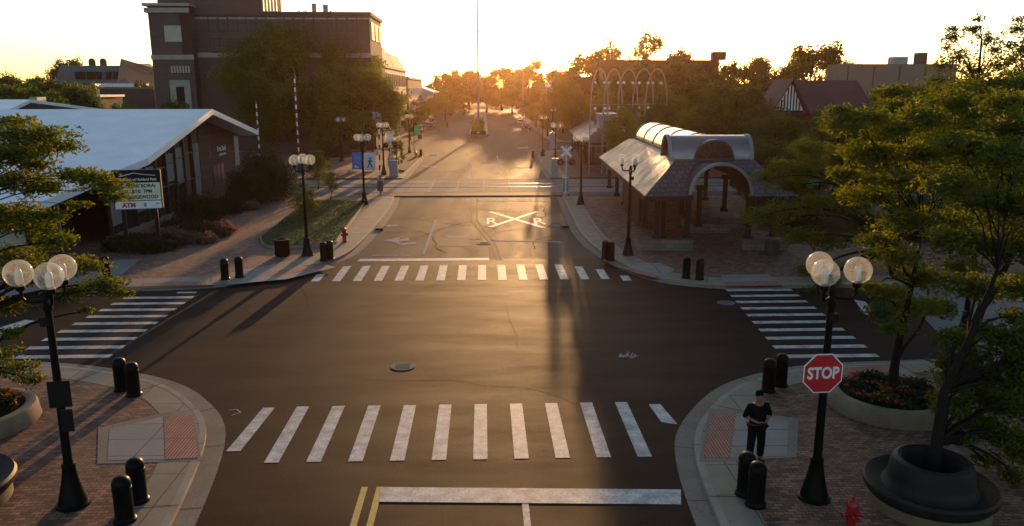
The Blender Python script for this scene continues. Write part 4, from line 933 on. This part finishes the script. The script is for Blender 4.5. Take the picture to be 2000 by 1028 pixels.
# brick tower
def zt(py,Y): return AT(600,py,Y)[2]
Y=125.0
xL=AT(306,100,Y)[0]; xm=AT(378,100,Y)[0]; xR=AT(724,100,Y)[0]; zt1=zt(30,Y)
tw=[]
for i,px in enumerate([408,428,447,482,503,556,576,596,640,660,680]):
    tw.append((AT(px,50,Y)[0],zt(61,Y),1.25,2.0))
for px in (408,428,447,482,503,660,680): tw.append((AT(px,50,Y)[0],zt(103,Y),1.25,2.0))
M_EF=mat('pale_sill',(.45,.40,.34),.7)
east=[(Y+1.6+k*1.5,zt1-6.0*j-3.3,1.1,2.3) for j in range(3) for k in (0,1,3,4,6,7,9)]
t,cx,cy=building('brick_office_tower','massive brown brick office block with tower at its left end',xm,xR,Y,Y+14,zt1,M_BRG,tw,cornice=M_BRG,east=east,glass=mat('matt_brown_panes',(.10,.072,.06),.7),eglass=mat('painted_gold_reflection',(.62,.58,.10),.3,metal=.5))  # gold east panes carry the reflection in their colour; front panes are matt brown
mb=MB(); mb.box(xm-cx,xR-cx+.05,-7.12,-7.003,zt(113,Y),zt(108,Y)+.35); mb.box(xm-cx,xR-cx+.05,-7.08,-7.003,zt1-.6,zt1-.35); mb.build('belt_course',M_STONE,t)
mb=MB(); mb.box(xL-cx,xm-cx+.6,-9,5,0,zt(14,Y)); mb.box(xL-cx+.6,xR-cx-16,-6.6,5,zt1,31); mb.build('tower_wall',M_BRG,t)
mb=MB(); mb.box(xL-cx-.4,xm-cx+.6,-9.4,5.3,zt(30,Y)+.1,zt(24,Y)+.35); mb.box(xL-cx-.55,xm-cx+.8,-9.6,5.5,zt(16,Y),zt(14,Y)+.25); mb.build('tower_cornice',M_STONE,t)
mb=MB(); mb.box(xL-cx-.1,xm-cx+.7,-9.12,-9.003,zt(118,Y),zt(109,Y)); mb.build('tower_belt',M_STONE,t)
x0=AT(322,70,Y-2)[0]; mb=MB(); mb.box(x0-cx,x0-cx+2.45,-9.08,-9.003,zt(84,Y),zt(53,Y)); mb.build('blank_panel',M_EF,t)
mb=MB(); mb.box(xm-cx-.9,xm-cx+.65,-9.06,-9.003,zt(107,Y),zt(31,Y)); mb.build('dark_brick_strip',mat('strip_brick',(.07,.03,.022),.9),t)  # thin flat strip of darker brick laid on the tower wall
x0=AT(340,200,Y-2)[0]; mb=MB()
for k in range(7): mb.box(x0-cx+k*.42,x0-cx+k*.42+.22,-9.06,-9.003,zt(143,Y),zt(130,Y))
mb.build('louvre',M_EF,t)
mb=MB(); mb.box(x0-cx-.3,x0-cx+2.7,-9.3,-9.003,0,zt(157,Y)); mb.box(x0-cx+.6,x0-cx+1.8,-9.34,-9.303,0,zt(170,Y),1); mb.build('entrance_surround',[M_STONE,M_BLKM],t)
for px,w_,hh in ((603,.8,2.1),(626,.9,1.9),(636,.4,1.0),(551,.8,.5)):
    x0=AT(px,20,Y)[0]; mb=MB(); mb.lathe([(w_*.45,zt1),(w_*.45,zt1+hh-.2),(w_*.55,zt1+hh-.15),(w_*.5,zt1+hh)],10,c=(x0-cx,-3)); mb.build('roof_vent',M_STONE,t,True)
# tall illuminated-edge sign structure at tower top
x0=AT(512,10,Y)[0]; mb=MB()
for k in range(5): mb.box(x0-cx+k*.48,x0-cx+k*.48+.2,-7.0,-6.7,zt(22,Y),zt(22,Y)+3.5)
mb.box(x0-cx,x0-cx+2.2,-7.0,-6.7,zt(22,Y)-.2,zt(22,Y)); mb.build('roof_trellis',M_CREAM,t)
# left street row
XE=-17.8
wn=[(-19.2-1.9*k,z,.9,2.0) for k in range(4) for z in (1.0,6.2,10)]
ee=[(146+3.3*k,z,1.2,2.2) for k in range(13) for z in (6.0,10.0)]
t,cx,cy=building('columned_building','tall pale columned building with dark mansard roof and balustrade on the left street',-30,XE,143,188,13.2,M_STONE,wn,cornice=M_STONE,east=ee)
mb=MB(); 
def mansard(mb,x0,x1,y0,y1,z0,z1,i):
    mb.add([(x0,y0,z0),(x1,y0,z0),(x1,y1,z0),(x0,y1,z0),(x0+i,y0+i,z1),(x1-i,y0+i,z1),(x1-i,y1-i,z1),(x0+i,y1-i,z1)],[(0,1,5,4),(1,2,6,5),(2,3,7,6),(3,0,4,7),(4,5,6,7)])
mansard(mb,-30-cx,XE-cx,143-cy,163-cy,13.7,17.3,1.7); mansard(mb,-30-cx,XE-cx,164-cy,188-cy,13.7,16.6,1.7); mb.build('mansard_roof',M_RDR,t)
mb=MB()
for k in range(6): mb.lathe([(.42,0),(.36,.3),(.34,7.4),(.45,7.7)],12,c=(-28.4-cx+1.95*k,142.3-cy))
mb.box(-30-cx,XE-cx+.4,141.7-cy,143-cy,7.7,8.6); mb.build('colonnade',M_STONE,t,True)
mb=MB()
for k in range(22): mb.box(-29.8-cx+.55*k,-29.55-cx+.55*k,141.8-cy,142-cy,8.6,9.5)
mb.box(-30-cx,XE-cx+.3,141.75-cy,142.05-cy,9.5,9.65); mb.build('balustrade',M_STONE,t)
ee=[(194+3.2*k,z,1.2,1.6) for k in range(13) for z in (1.0,4.6,8)]
t,cx,cy=building('brick_row_building','red brick building with white bands between columned and white gabled buildings',-32,XE,192,236,11.8,M_BRW,[(-19.6-2.4*k,z,1.1,1.6) for k in range(4) for z in (4.6,8)],cornice=M_STONE,east=ee,frame=M_WHT)
mb=MB(); mb.box(-32-cx,XE-cx+.08,191.9-cy,236-cy,6.6,7.0); mb.box(-32-cx,XE-cx+.08,191.9-cy,236-cy,3.4,3.8); mb.build('white_band',M_STONE,t)
t,cx,cy=building('white_gabled_building','white building with bright sloping roof at the end of the left row',-34,-16.8,242,275,8.5,M_WHT,[(-19.5-2.6*k,z,1.2,1.5) for k in range(3) for z in (1.5,5)],east=[(245+4*k,z,1.3,1.5) for k in range(7) for z in (1.5,5)])
mb=MB(); mb.slab([(-34-cx,241-cy,8.4),(-14.8-cx,241-cy,8.4),(-14.8-cx,276-cy,8.4),(-34-cx,276-cy,8.4)],.2); mb.add([(-25-cx,241-cy,12.2),(-14.6-cx,241-cy,8.5),(-14.6-cx,276-cy,8.5),(-25-cx,276-cy,12.2),(-35-cx,241-cy,8.5),(-35-cx,276-cy,8.5)],[(0,1,2,3),(4,0,3,5),(0,4,1),(3,2,5)]); mb.build('roof',M_ROOFW,t)
# far left buildings
Y=200; xa=AT(112,160,Y)[0]; xb=AT(240,160,Y)[0]
t,cx,cy=building('grey_mansard_building','long grey mansard building with slit windows far left beyond the bank roof',xa,xb,Y,Y+18,AT(150,168,Y)[2],mat('grey_cladding',(.16,.16,.17),.8),[])
mb=MB(); mansard(mb,xa-cx-.5,xb-cx+1.0,-9.3,9.5,AT(150,163,Y)[2],AT(150,128,Y)[2],1.2); mb.build('mansard_roof',mat('grey_slate',(.13,.135,.15),.8,(.16,.165,.18),.4),t)
for px in (152,162,175,183,194,212,226):
    q=AT(px,148,Y); mb=MB(); mb.box(q[0]-cx-.5,q[0]-cx+.5,-9.35,-8.0,q[2]-.9,q[2]+.9); mb.build('dormer',M_BLKM,t)
for px in (176,198):
    q=AT(px,122,Y+8); mb=MB(); mb.lathe([(.8,0),(.85,1.2),(.7,1.8),(.3,2.1)],10,c=(q[0]-cx,0),o=(0,0,AT(150,128,Y)[2]-.1)); mb.build('chimney',M_BRG,t,True)
mb=MB(); mb.slab([(xb-cx+1,-9,15.5),(xb-cx+6.5,-9,13.5),(xb-cx+6.5,9,10.5),(xb-cx-.5,9,16)],.4); mb.slab([(xb-cx+.2,-9.3,16.6),(xb-cx+7,-7,14.4),(xb-cx+7,-7,10.0),(xb-cx-1.6,-9.3,10.0)],.2); mb.build('tan_gable_end',M_TANB,t)
def simple(name,label,pxa,pxb,Y,ptop,dep,m,roofm=None,wins=0):
    xa=AT(pxa,ptop,Y)[0]; xb=AT(pxb,ptop,Y)[0]; h=AT(pxa,ptop,Y)[2]
    wl=[(xa+(xb-xa)*(i+.3)/wins,h*.35,1.2,1.4) for i in range(wins)]
    t,cx,cy=building(name,label,xa,xb,Y,Y+dep,h,m,wl)
    if roofm: mb=MB(); mb.box(xa-cx-.3,xb-cx+.3,-dep/2-.3,dep/2+.3,h,h+.35); mb.build('roof',roofm,t)
    return t,cx,cy,h
simple('low_brick_building','low brown brick building between mansard building and tower foot',194,302,150,174,14,M_BRG,M_TANB,4)
simple('white_low_building','thin white topped low building under the grey mansard building',196,262,185,163,8,M_WHT)
simple('low_tan_building','tiny tan roofed shed left of the low brown brick building',158,194,128,190,8,M_TANB,M_CREAM)
simple('small_pale_building','small pale grey block left of the brown brick building',148,166,160,168,8,M_STONE)
simple('grey_bus_shelter','small grey box structure behind the left end of the bank roof',57,72,98,190,2,M_GRY)
# right side buildings
Y=150; t,cx,cy,h=simple('long_brick_building','long dark brick building with flat roofline behind the light arches',1178,1405,Y,117,5,mat('dark_long_brick',(.09,.05,.035),.9),None,10)
q=AT(1400,106,Y+4); mb=MB(); mb.box(q[0]-cx-1.6,q[0]-cx+.8,-2,0,h,q[2]+.3); mb.build('chimney',M_BRW,t)
Y=200; t,cx,cy,h=simple('hazy_gabled_building','hazy pale gabled building on the right of the street end',1078,1120,Y,170,20,M_STONE,None,3)
xa=AT(1078,170,Y)[0]-cx; xb=AT(1120,170,Y)[0]-cx
mb=MB(); mb.add([(xa-.5,-10.5,h),(xb+.5,-10.5,h),(xb+.5,10,h),(xa-.5,10,h),(xa+2.5,-8,h+3.2),(xb+.3,-8,h+3.2),(xb+.3,8,h+3.2),(xa+2.5,8,h+3.2)],[(0,1,5,4),(1,2,6,5),(2,3,7,6),(3,0,4,7),(4,5,6,7)]); mb.build('roof',M_SHG,t)
simple('hazy_brick_building','hazy brick building just left of the arches',1118,1160,165,150,14,M_BRW,None,4)
# half timbered house
Y=90; xg=AT(1515,200,Y)[0]; x1=AT(1562,200,Y)[0]; x2=AT(1700,200,Y)[0]; ze=AT(1540,216,Y)[2]; zp=AT(1540,156,Y)[2]
t=thing('half_timbered_house','house with steep dark red roof and black and white half timbered gable','house',((xg+x2)/2,Y+6,0)); cx,cy=(xg+x2)/2,Y+6
mb=MB(); mb.box(xg-cx+.4,x2-cx-.3,-5.8,6,0,ze); mb.build('wall',M_BRW,t)
xm_=AT(1540,200,Y)[0]-cx
# main roof: ridge runs along X, front slope faces the camera
mb=MB(); mb.slab([(xm_+.1,-1.0,zp),(x2-cx+.6,-1.0,zp),(x2-cx+.6,-6.6,ze-.2),(xm_+1.4,-6.6,ze-.2)],.25); mb.slab([(x2-cx+.6,-1.0,zp),(xm_,-1.0,zp),(xg-cx,6.8,ze),(x2-cx+.6,6.8,ze)],.25)
mb.build('roof',M_RDR,t)
mb=MB(); mb.add([(xg-cx-.2,-6.4,ze),(x1-cx+.3,-6.4,ze),(xm_,-6.4,zp-.2),(xg-cx-.2,-6.1,ze),(x1-cx+.3,-6.1,ze),(xm_,-6.1,zp-.2)],[(0,1,2),(5,4,3),(0,3,4,1),(1,4,5,2),(2,5,3,0)]); mb.build('gable',M_WHT,t)
mb=MB()
for k in range(8):
    xx=xg-cx+.1+k*(x1-xg)/8; d=abs(xx-xm_)/((x1-xg)/2+.3); mb.box(xx,xx+.13,-6.46,-6.41,ze,ze+(zp-ze-.2)*max(.1,1-d)-.1)
mb.box(xg-cx-.2,x1-cx+.3,-6.5,-6.41,ze-.25,ze); mb.build('timbers',M_BLKM,t)
mb=MB(); mb.slab([(xm_,-7,zp+.1),(xm_,-1,zp+.1),(x1-cx+.9,-1,ze-.3),(x1-cx+.9,-7,ze-.3)],.2); mb.slab([(xm_,-1,zp+.1),(xm_,-7,zp+.1),(xg-cx-.8,-7,ze-.3),(xg-cx-.8,-1,ze-.3)],.2); mb.build('gable_roof',M_RDR,t)
mb=MB(); mb.box(xg-cx+1.2,xg-cx+2.2,-5.9,-5.82,ze-2.6,ze-1.2); mb.build('window',M_WHT,t)
Y=140; t,cx,cy,h=simple('tan_flat_building','wide tan flat roofed building on the right skyline with chimney',1640,1870,Y,125,5,M_TANB,None,0)
q=AT(1793,104,Y+3); mb=MB(); mb.box(q[0]-cx-.7,q[0]-cx+.7,-1.5,.5,h,q[2]); mb.build('chimney',M_BRG,t)
q=AT(1735,113,Y+5); mb=MB(); mb.box(q[0]-cx-1.3,q[0]-cx+1.3,-2,0,h,q[2]); mb.build('roof_unit',M_GRY,t)
mb=MB()
for k in range(5):
    xx=-9+k*4.6; mb.box(xx,xx+.18,-2.6,-2.503,1,h-.3)
mb.build('wall_ribs',M_BRG,t)
# ------------------------------------------------------------------ shelter
M_BAR=mat('barrel_glazing',(.30,.27,.27),.22,(.36,.33,.32),.7,metal=.65); M_RIB=mat('dark_rib',(.05,.045,.05),.45,metal=.4)
M_COLW=mat('brown_timber',(.055,.03,.022),.8,spec=.2)
def barrel(mb,r,l0,l1,axis,o,n=18):
    """half cylinder shell with thickness"""
    mb.lathe([(r,l0),(r,l1),(r-.06,l1),(r-.06,l0),(r,l0)],n,axis=axis,o=o,a0=0,a1=math.pi)
def arch_ring(mb,r,w_,y0,y1,o,axis='y',n=24,mi=0):
    mb.lathe([(r,y0),(r,y1),(r-w_,y1),(r-w_,y0),(r,y0)],n,mi,axis=axis,o=o,a0=0,a1=math.pi)
def shelter(name,label,x,y,rz,W=8.7,Ln=27,full=True,sc=1.0):
    """origin at the front left eave corner on the ground, x right, y back"""
    t=thing(name,label,'shelter',(x,y,.12),rz)
    ez,tz=3.2,5.02; ix0,ix1=2.25,W-1.7; iy0,iy1=3.1,Ln-3
    mb=MB(); e=[(0,0),(W,0),(W,Ln),(0,Ln)]; u=[(ix0,iy0),(ix1,iy0),(ix1,iy1),(ix0,iy1)]
    v=[(a,b,ez) for a,b in e]+[(a,b,tz) for a,b in u]
    mb.add(v,[(1,2,6,5),(2,3,7,6),(3,0,4,7),(4,5,6,7)])
    pq=W*.49; fr=[(0,0,ez)]
    for k in range(25):
        a=math.pi*(1-k/24); zq=.12+1.66*math.sin(a); fr.append((pq+1.66*math.cos(a),(zq if 0<k<24 else 0)/(tz-ez)*iy0,ez+(zq if 0<k<24 else 0)))
    fr+=[(W,0,ez),(ix1,iy0,tz),(ix0,iy0,tz)]; mb.poly3(fr)
    mb.build('roof',M_SHG,t)
    mb=MB()
    for (a,b),(c,d) in zip(e,e[1:]+e[:1]):
        L_=math.hypot(c-a,d-b); ang=math.atan2(d-b,c-a); k=len(mb.v)
        if b==0 and d==0: mb.box(0,pq-1.7,-.04,.1,ez-.3,ez-.02); mb.box(pq+1.7,L_,-.04,.1,ez-.3,ez-.02)
        else: mb.box(0,L_,-.04,.1,ez-.3,ez-.02)
        co,si=math.cos(ang),math.sin(ang)
        for i in range(k,len(mb.v)): X_,Y_,Z_=mb.v[i]; mb.v[i]=(a+X_*co-Y_*si,b+X_*si+Y_*co,Z_)
    mb.build('gutter_board',M_COLW,t)
    # long glazed barrel and cross barrel
    bx=(ix0+ix1)/2-.35
    mb=MB(); barrel(mb,1.45,iy0+2.2,Ln-2.5,'y',(bx,0,tz-.05)); b1=mb.build('long_barrel_vault',M_BAR,t,True)
    mb=MB()
    for k in range(5): yy=iy0+3+k*(Ln-9)/4; arch_ring(mb,1.5,.08,yy,yy+.12,(bx,0,tz-.05))
    mb.box(bx-1.52,bx+1.52,iy0+1.6,Ln-2.5,tz-.03,tz+.16); mb.build('barrel_ribs',M_RIB,t)
    mb=MB(); barrel(mb,1.4,ix0-.3,ix1-.1,'x',(0,iy0+1.5,tz)); mb.build('cross_barrel_vault',M_BAR,t,True)
    for q0 in (ix0-.4,ix1-.2):
        mb=MB(); arch_ring(mb,1.47,.12,q0,q0+.2,(0,iy0+1.5,tz),'x'); mb.build('cross_barrel_rim',M_GRY,t,True)
    for sx in (ix0-.15,ix1-.25):
        mb=MB(); mb.lathe([(.001,sx),(1.36,sx)],24,axis='x',o=(0,iy0+1.5,tz),a0=0,a1=math.pi); mb.build('cross_barrel_end',M_INT,t)
    # lunette facing front
    lx=(ix0+ix1)/2-.02
    mb=MB(); mb.lathe([(.001,iy0-.02),(1.12,iy0-.02)],24,axis='y',o=(lx,0,tz),a0=0,a1=math.pi); lu=mb.build('lunette_window',mat('lunette_glass',(.05,.025,.02),.25),t)
    mb=MB(); arch_ring(mb,1.2,.1,iy0-.12,iy0+1.4,(lx,0,tz)); arch_ring(mb,.5,.05,iy0-.1,iy0-.03,(lx,0,tz))
    for k in range(1,8):
        a=math.pi*k/8; mb.tube([(lx+.45*math.cos(a),iy0-.07,tz+.45*math.sin(a)),(lx+1.12*math.cos(a),iy0-.07,tz+1.12*math.sin(a))],.025,5)
    mb.box(lx-1.2,lx+1.2,iy0-.12,iy0,tz-.03,tz+.07); mb.build('mullions',M_RIB,lu)
    # front portal
    px_=W*.49
    mb=MB(); barrel(mb,1.72,-.25,iy0+1,'y',(px_,0,ez+.12)); mb.build('portal_vault',M_RIB,t,True)
    mb=MB(); arch_ring(mb,1.82,.16,-.35,-.2,(px_,0,ez+.12)); mb.build('portal_rim',M_GRY,t,True)
    # columns
    for cx_,cy_ in [(.9,.9),(1.35,1.5),(2.7,.9),(6.3,.9),(7.7,.9),(.9,5.5),(.9,10.5),(.9,15.5),(.9,20.5),(.9,Ln-1),(7.7,6),(7.7,12),(7.7,18),(7.7,Ln-1),(4.4,5.6),(4.4,11),(4.4,Ln-6)]:
        mb=MB(); mb.box(cx_-.14,cx_+.14,cy_-.14,cy_+.14,.5,ez-.05); mb.box(cx_-.24,cx_+.24,cy_-.24,cy_+.24,.5,.72); mb.box(cx_-.24,cx_+.24,cy_-.24,cy_+.24,ez-.35,ez-.05); mb.build('column',M_COLW,t)
    M_ST2=mat('shelter_stone',(.19,.16,.13),.85,(.25,.21,.17),1,.1,12,pat=dict(w=.6,h=.25,m=.015,v=.1,rot=(R(90),0,0),mc=(.5,.5,.5)))
    for a in [(-.2,2.9,.1,.5),(-.2,.25,.5,1.9),(5.9,8.5,.2,.65),(7.9,8.4,.65,2),(6.3,8.2,7.5,7.9),(4.0,4.6,5.8,9),(4.6,6.6,5.8,6.2)]:
        mb=MB(); mb.box(*a,0,.55); mb.box(a[0]-.05,a[1]+.05,a[2]-.05,a[3]+.05,.55,.63); mb.build('low_stone_wall',M_ST2,t)
    for q0 in (7.2,12):
        mb=MB(); mb.box(.75,1.0,q0,q0+3,.2,2.7); mb.build('glazed_screen',M_COLW,t)
    mb=MB(); mb.box(-.35,-.1,9,9.2,.1,2.2)
    mb=MB(); mb.box(3.2,6.8,Ln-5,Ln-4.8,.5,2.8); mb.build('rear_partition',M_BRW,t)
    mb=MB()
    mb.box(1.0,W-.6,.8,Ln-.8,.015,.02); mb.build('paving_inlay',M_BRK,t)
    return t
s1=shelter('station_shelter','large open shelter with hipped shingle roof and barrel vault skylights beside the right pavement',9.25,44.75,R(-2.6))
s2=dup(s1,(11.4,91,.12),R(-2.6),'second smaller looking shelter farther back with shiny sunlit roof beyond the tracks')
# ------------------------------------------------------------------ light arches
def light_arch(x,y,rz,label,w_=1.55,h=11.3):
    t=thing('light_arch',label,'arch',(x,y,.1),rz,'tall steel light arches')
    w_=w_*1.05; zz=[h*(1-(1-k/22)**2.2) for k in range(22)]+[h*.9998]; xx=[w_*(1-(z/h)**6.5)**.5 for z in zz]
    pts=[(-a,0,z) for a,z in zip(xx,zz)]+[(a,0,z) for a,z in zip(xx[::-1],zz[::-1])]
    mb=MB(); mb.tube(pts,.085,8); mb.build('hoop',mat('arch_steel',(.36,.31,.28),.5),t,True)
    for z in (3.2,5.2,7.6):
        mb=MB(); xw=w_*(1-(z/h)**6.5)**.5; mb.tube([(-xw,0,z),(xw,0,z)],.05,6); mb.build('crossbar',M_GRY,t)
    for z,xx in ((9.9,-.5),(9.9,.5),(7.2,-.45),(7.2,.65),(4.8,-.3),(4.8,.8)):
        mb=MB(); mb.sphere((xx,0,z),.17,12); g=mb.build('globe',M_FROST,t,True)
    return t
for i,(px,Y) in enumerate(((1172,86),(1199,87),(1228,88),(1258,89),(1284,90))):
    q=AT(px,137,Y); light_arch(q[0],Y,R(8),('first','second','middle','fourth','last')[i]+' of the five steel light arches counted from the left',.95+.08*i,q[2])
# ------------------------------------------------------------------ cars
def car(x,y,rz,m,label,van=False):
    t=thing('parked_car',label,'car',(x,y,.1),rz,'distant parked cars'); h=1.5 if not van else 1.8
    prof=[(-2.2,.35),(-2.25,.7),(-1.9,.88),(-1.35,.95),(-.75,h-.1),(-.4,h),(.9,h),(1.5,h-.12),(2.0,1.0),(2.25,.9),(2.28,.4),(2.1,.3),(-2.0,.3)]
    def body(pr,w_,nm,mm):
        mb=MB(); n=len(pr); v=[(a,-w_ if z<1 else -w_+.14,z) for a,z in pr]+[(a,w_ if z<1 else w_-.14,z) for a,z in pr]
        mb.add(v,[tuple(range(n))[::-1],tuple(range(n,2*n))]+[(i,(i+1)%n,n+(i+1)%n,n+i) for i in range(n)]); return mb.build(nm,mm,t,bevel=.03)
    body(prof,.88,'body',m)
    mb=MB()
    for s in (-1,1): mb.add([(-1.1,s*.885-s*.08,1.0),(1.6,s*.885-s*.08,1.0),(1.3,s*.80,h-.15),(-.65,s*.80,h-.15)],[(0,1,2,3)])
    mb.add([(-1.42,-.7,.97),(-1.42,.7,.97),(-.8,.62,h-.1),(-.8,-.62,h-.1)],[(0,1,2,3)]); mb.add([(2.03,-.7,1.02),(2.03,.7,1.02),(1.55,.62,h-.12),(1.55,-.62,h-.12)],[(0,1,2,3)])
    mb.build('windows',M_WIN,t)
    for a in (-1.4,1.4):
        for s in (-1,1):
            mb=MB(); mb.lathe([(.001,-.1),(.3,-.1),(.33,-.06),(.33,.06),(.3,.1),(.001,.1)],16,axis='y',o=(a,s*.82,.33)); w2=mb.build('wheel',M_BLKM,t,True)
            mb=MB(); mb.lathe([(.001,-.115),(.19,-.11),(.2,.11),(.001,.115)],12,axis='y',o=(a,s*.82,.33)); mb.build('rim',M_GRY,w2,True)
    for s in (-1,1):
        mb=MB(); mb.box(-2.27,-2.2,s*.62-.16,s*.62+.16,.62,.76); mb.build('headlight',M_WHT,t)
q=G(532,292); car(q[0],q[1],R(5),mat('car_silver',(.4,.41,.43),.3,metal=.5),'silver car parked beyond the bank beside the shorter gate arm')
q=G(516,285); car(q[0]-3,q[1]+4,R(5),mat('car_black',(.02,.02,.022),.25),'black car parked behind the silver one')
q=G(862,252); car(q[0]-2.5,q[1],R(95),mat('car_maroon',(.12,.02,.02),.3),'dark maroon car at the left kerb beyond the cross street')
q=G(846,246); car(q[0]-4.5,q[1]+10,R(95),mat('car_pale',(.5,.5,.48),.3),'pale car at the left kerb behind the maroon one')
# ------------------------------------------------------------------ person
def skin_obj(name,verts,edges,radii,m,parent,sub=2):
    me=bpy.data.meshes.new(name); me.from_pydata(verts,edges,[]); o=bpy.data.objects.new(name,me); COL.objects.link(o)
    s=o.modifiers.new('skin','SKIN'); s.use_smooth_shade=True
    for i,r in enumerate(radii): me.skin_vertices[0].data[i].radius=r if hasattr(r,'__len__') else (r,r)
    me.skin_vertices[0].data[0].use_root=True
    b=o.modifiers.new('sub','SUBSURF'); b.levels=sub; b.render_levels=sub
    me.materials.append(m); o.parent=parent; return o
px_,py_=6.8,18.2
M_CL2=mat('black_shirt_cloth',(.006,.006,.008),.95,(.012,.012,.016),9,bump=.8,bumpscale=14,spec=.08)
pr=thing('person','person in black clothes standing behind the two bollards holding a small device at the waist','person',(px_,py_,.12),R(6)); pr.scale=(1.08,1.05,1.04)
V=[];E_=[];Rr=[]
def jv(p,r,par=None):
    V.append(p); Rr.append(r); i=len(V)-1
    if par is not None: E_.append((par,i))
    return i
pel=jv((0,0,.96),(.15,.11)); w1=jv((0,0,1.1),(.145,.105),pel); ch=jv((0,-.005,1.3),(.17,.115),w1); sh=jv((0,.0,1.44),(.12,.09),ch); nk=jv((0,-.01,1.51),(.06,.06),sh); hd0=jv((0,-.03,1.6),(.082,.095),nk); hd=jv((0,-.035,1.69),(.086,.102),hd0); hd1=jv((0,-.025,1.76),(.05,.06),hd)
for s in (-1,1):
    hp=jv((s*.1,0,.9),(.095,.1),pel); kn=jv((s*.125,-.02,.5),(.06,.062),hp); an=jv((s*.13,.02,.1),(.042,.045),kn); jv((s*.14,-.15,.045),(.04,.03),an)
    so_=jv((s*.19,0,1.42),(.065,.065),sh); el=jv((s*.31,.02,1.16),(.045,.045),so_); wr=jv((s*.09,-.25,1.10),(.027,.03),el); pa=jv((s*.035,-.30,1.11),(.034,.02),wr)
    for k in range(4):
        f0=jv((s*(.03-.012*k),-.335+.006*k,1.125-.012*k),.0095,pa); f1=jv((s*(-.01-.008*k),-.345+.004*k,1.14-.013*k),.0085,f0); jv((s*(-.018),-.325,1.145-.013*k),.0075,f1)
    t0=jv((s*.05,-.325,1.145),.0105,pa); jv((s*.02,-.34,1.165),.009,t0)
body=skin_obj('body',V,E_,Rr,M_SKIN,pr)
skin_obj('shirt',[(0,0,.93),(0,0,1.1),(0,0,1.3),(0,.0,1.44),(0,-.005,1.5),(-.2,.0,1.42),(-.28,.01,1.24),(-.315,.015,1.12),(.2,0,1.42),(.28,.01,1.24),(.315,.015,1.12)],[(0,1),(1,2),(2,3),(3,4),(3,5),(5,6),(6,7),(3,8),(8,9),(9,10)],[(.215,.16),(.21,.16),(.235,.165),(.15,.12),(.085,.085),(.085,.085),(.07,.07),(.066,.066),(.085,.085),(.07,.07),(.066,.066)],M_CL2,pr)
skin_obj('trousers',[(0,0,.97),(-.1,0,.88),(-.125,-.015,.5),(-.13,.02,.09),(.1,0,.88),(.125,-.015,.5),(.13,.02,.09)],[(0,1),(1,2),(2,3),(0,4),(4,5),(5,6)],[(.18,.14),(.125,.125),(.098,.098),(.082,.088),(.125,.125),(.098,.098),(.082,.088)],M_CLOTH,pr)
for s in (-1,1): skin_obj('shoe',[(s*.13,.05,.05),(s*.135,-.06,.045),(s*.14,-.2,.04)],[(0,1),(1,2)],[(.05,.05),(.052,.045),(.042,.032)],M_BLKM,pr)
mb=MB(); mb.lathe([(.195,.98),(.2,1.0),(.2,1.03),(.195,1.04)],20); o=mb.build('belt',M_BLKM,pr,True); o.scale=(.95,.72,1)
mb=MB(); mb.sphere((0,-.012,1.73),.098,16,sz=.95); o=mb.build('hair',M_HAIR,pr,True)
for s in (-1,1):
    mb=MB(); mb.sphere((s*.032,-.122,1.70),.010,8); mb.build('eye',M_BLKM,pr,True)
    mb=MB(); mb.sphere((s*.084,-.03,1.675),.02,8,sz=1.5); mb.build('ear',M_SKIN,pr,True)
mb=MB(); mb.lathe([(.001,.03),(.012,.0),(.018,-.02),(.001,-.03)],8,o=(0,-.135,1.67)); mb.build('nose',M_SKIN,pr,True)
mb=MB(); mb.box(-.025,.025,-.13,-.122,1.628,1.636); mb.build('mouth',mat('lips',(.25,.1,.08),.5),pr)
mb=MB(); mb.box(-.08,.08,-.37,-.35,1.10,1.17); tag(mb.build('handheld_device',M_BLKM,loc=(px_,py_,.12),rotz=R(6)),'small black device held in both hands of the person','device')

for i,(x,y,m,l) in enumerate([(-14.2,176,'car_black','black car parked at the left kerb before the brick row'),(-14.0,196,'car_silver','silver car parked at the left kerb beside the brick row'),(-14.2,222,'car_maroon','dark red car farthest up the left kerb'),(9.9,186,'car_black','dark car parked at the right kerb under the street trees'),(9.9,212,'car_pale','pale car parked farther up the right kerb')]):
    car(x,y,R(90),MC[m],l)
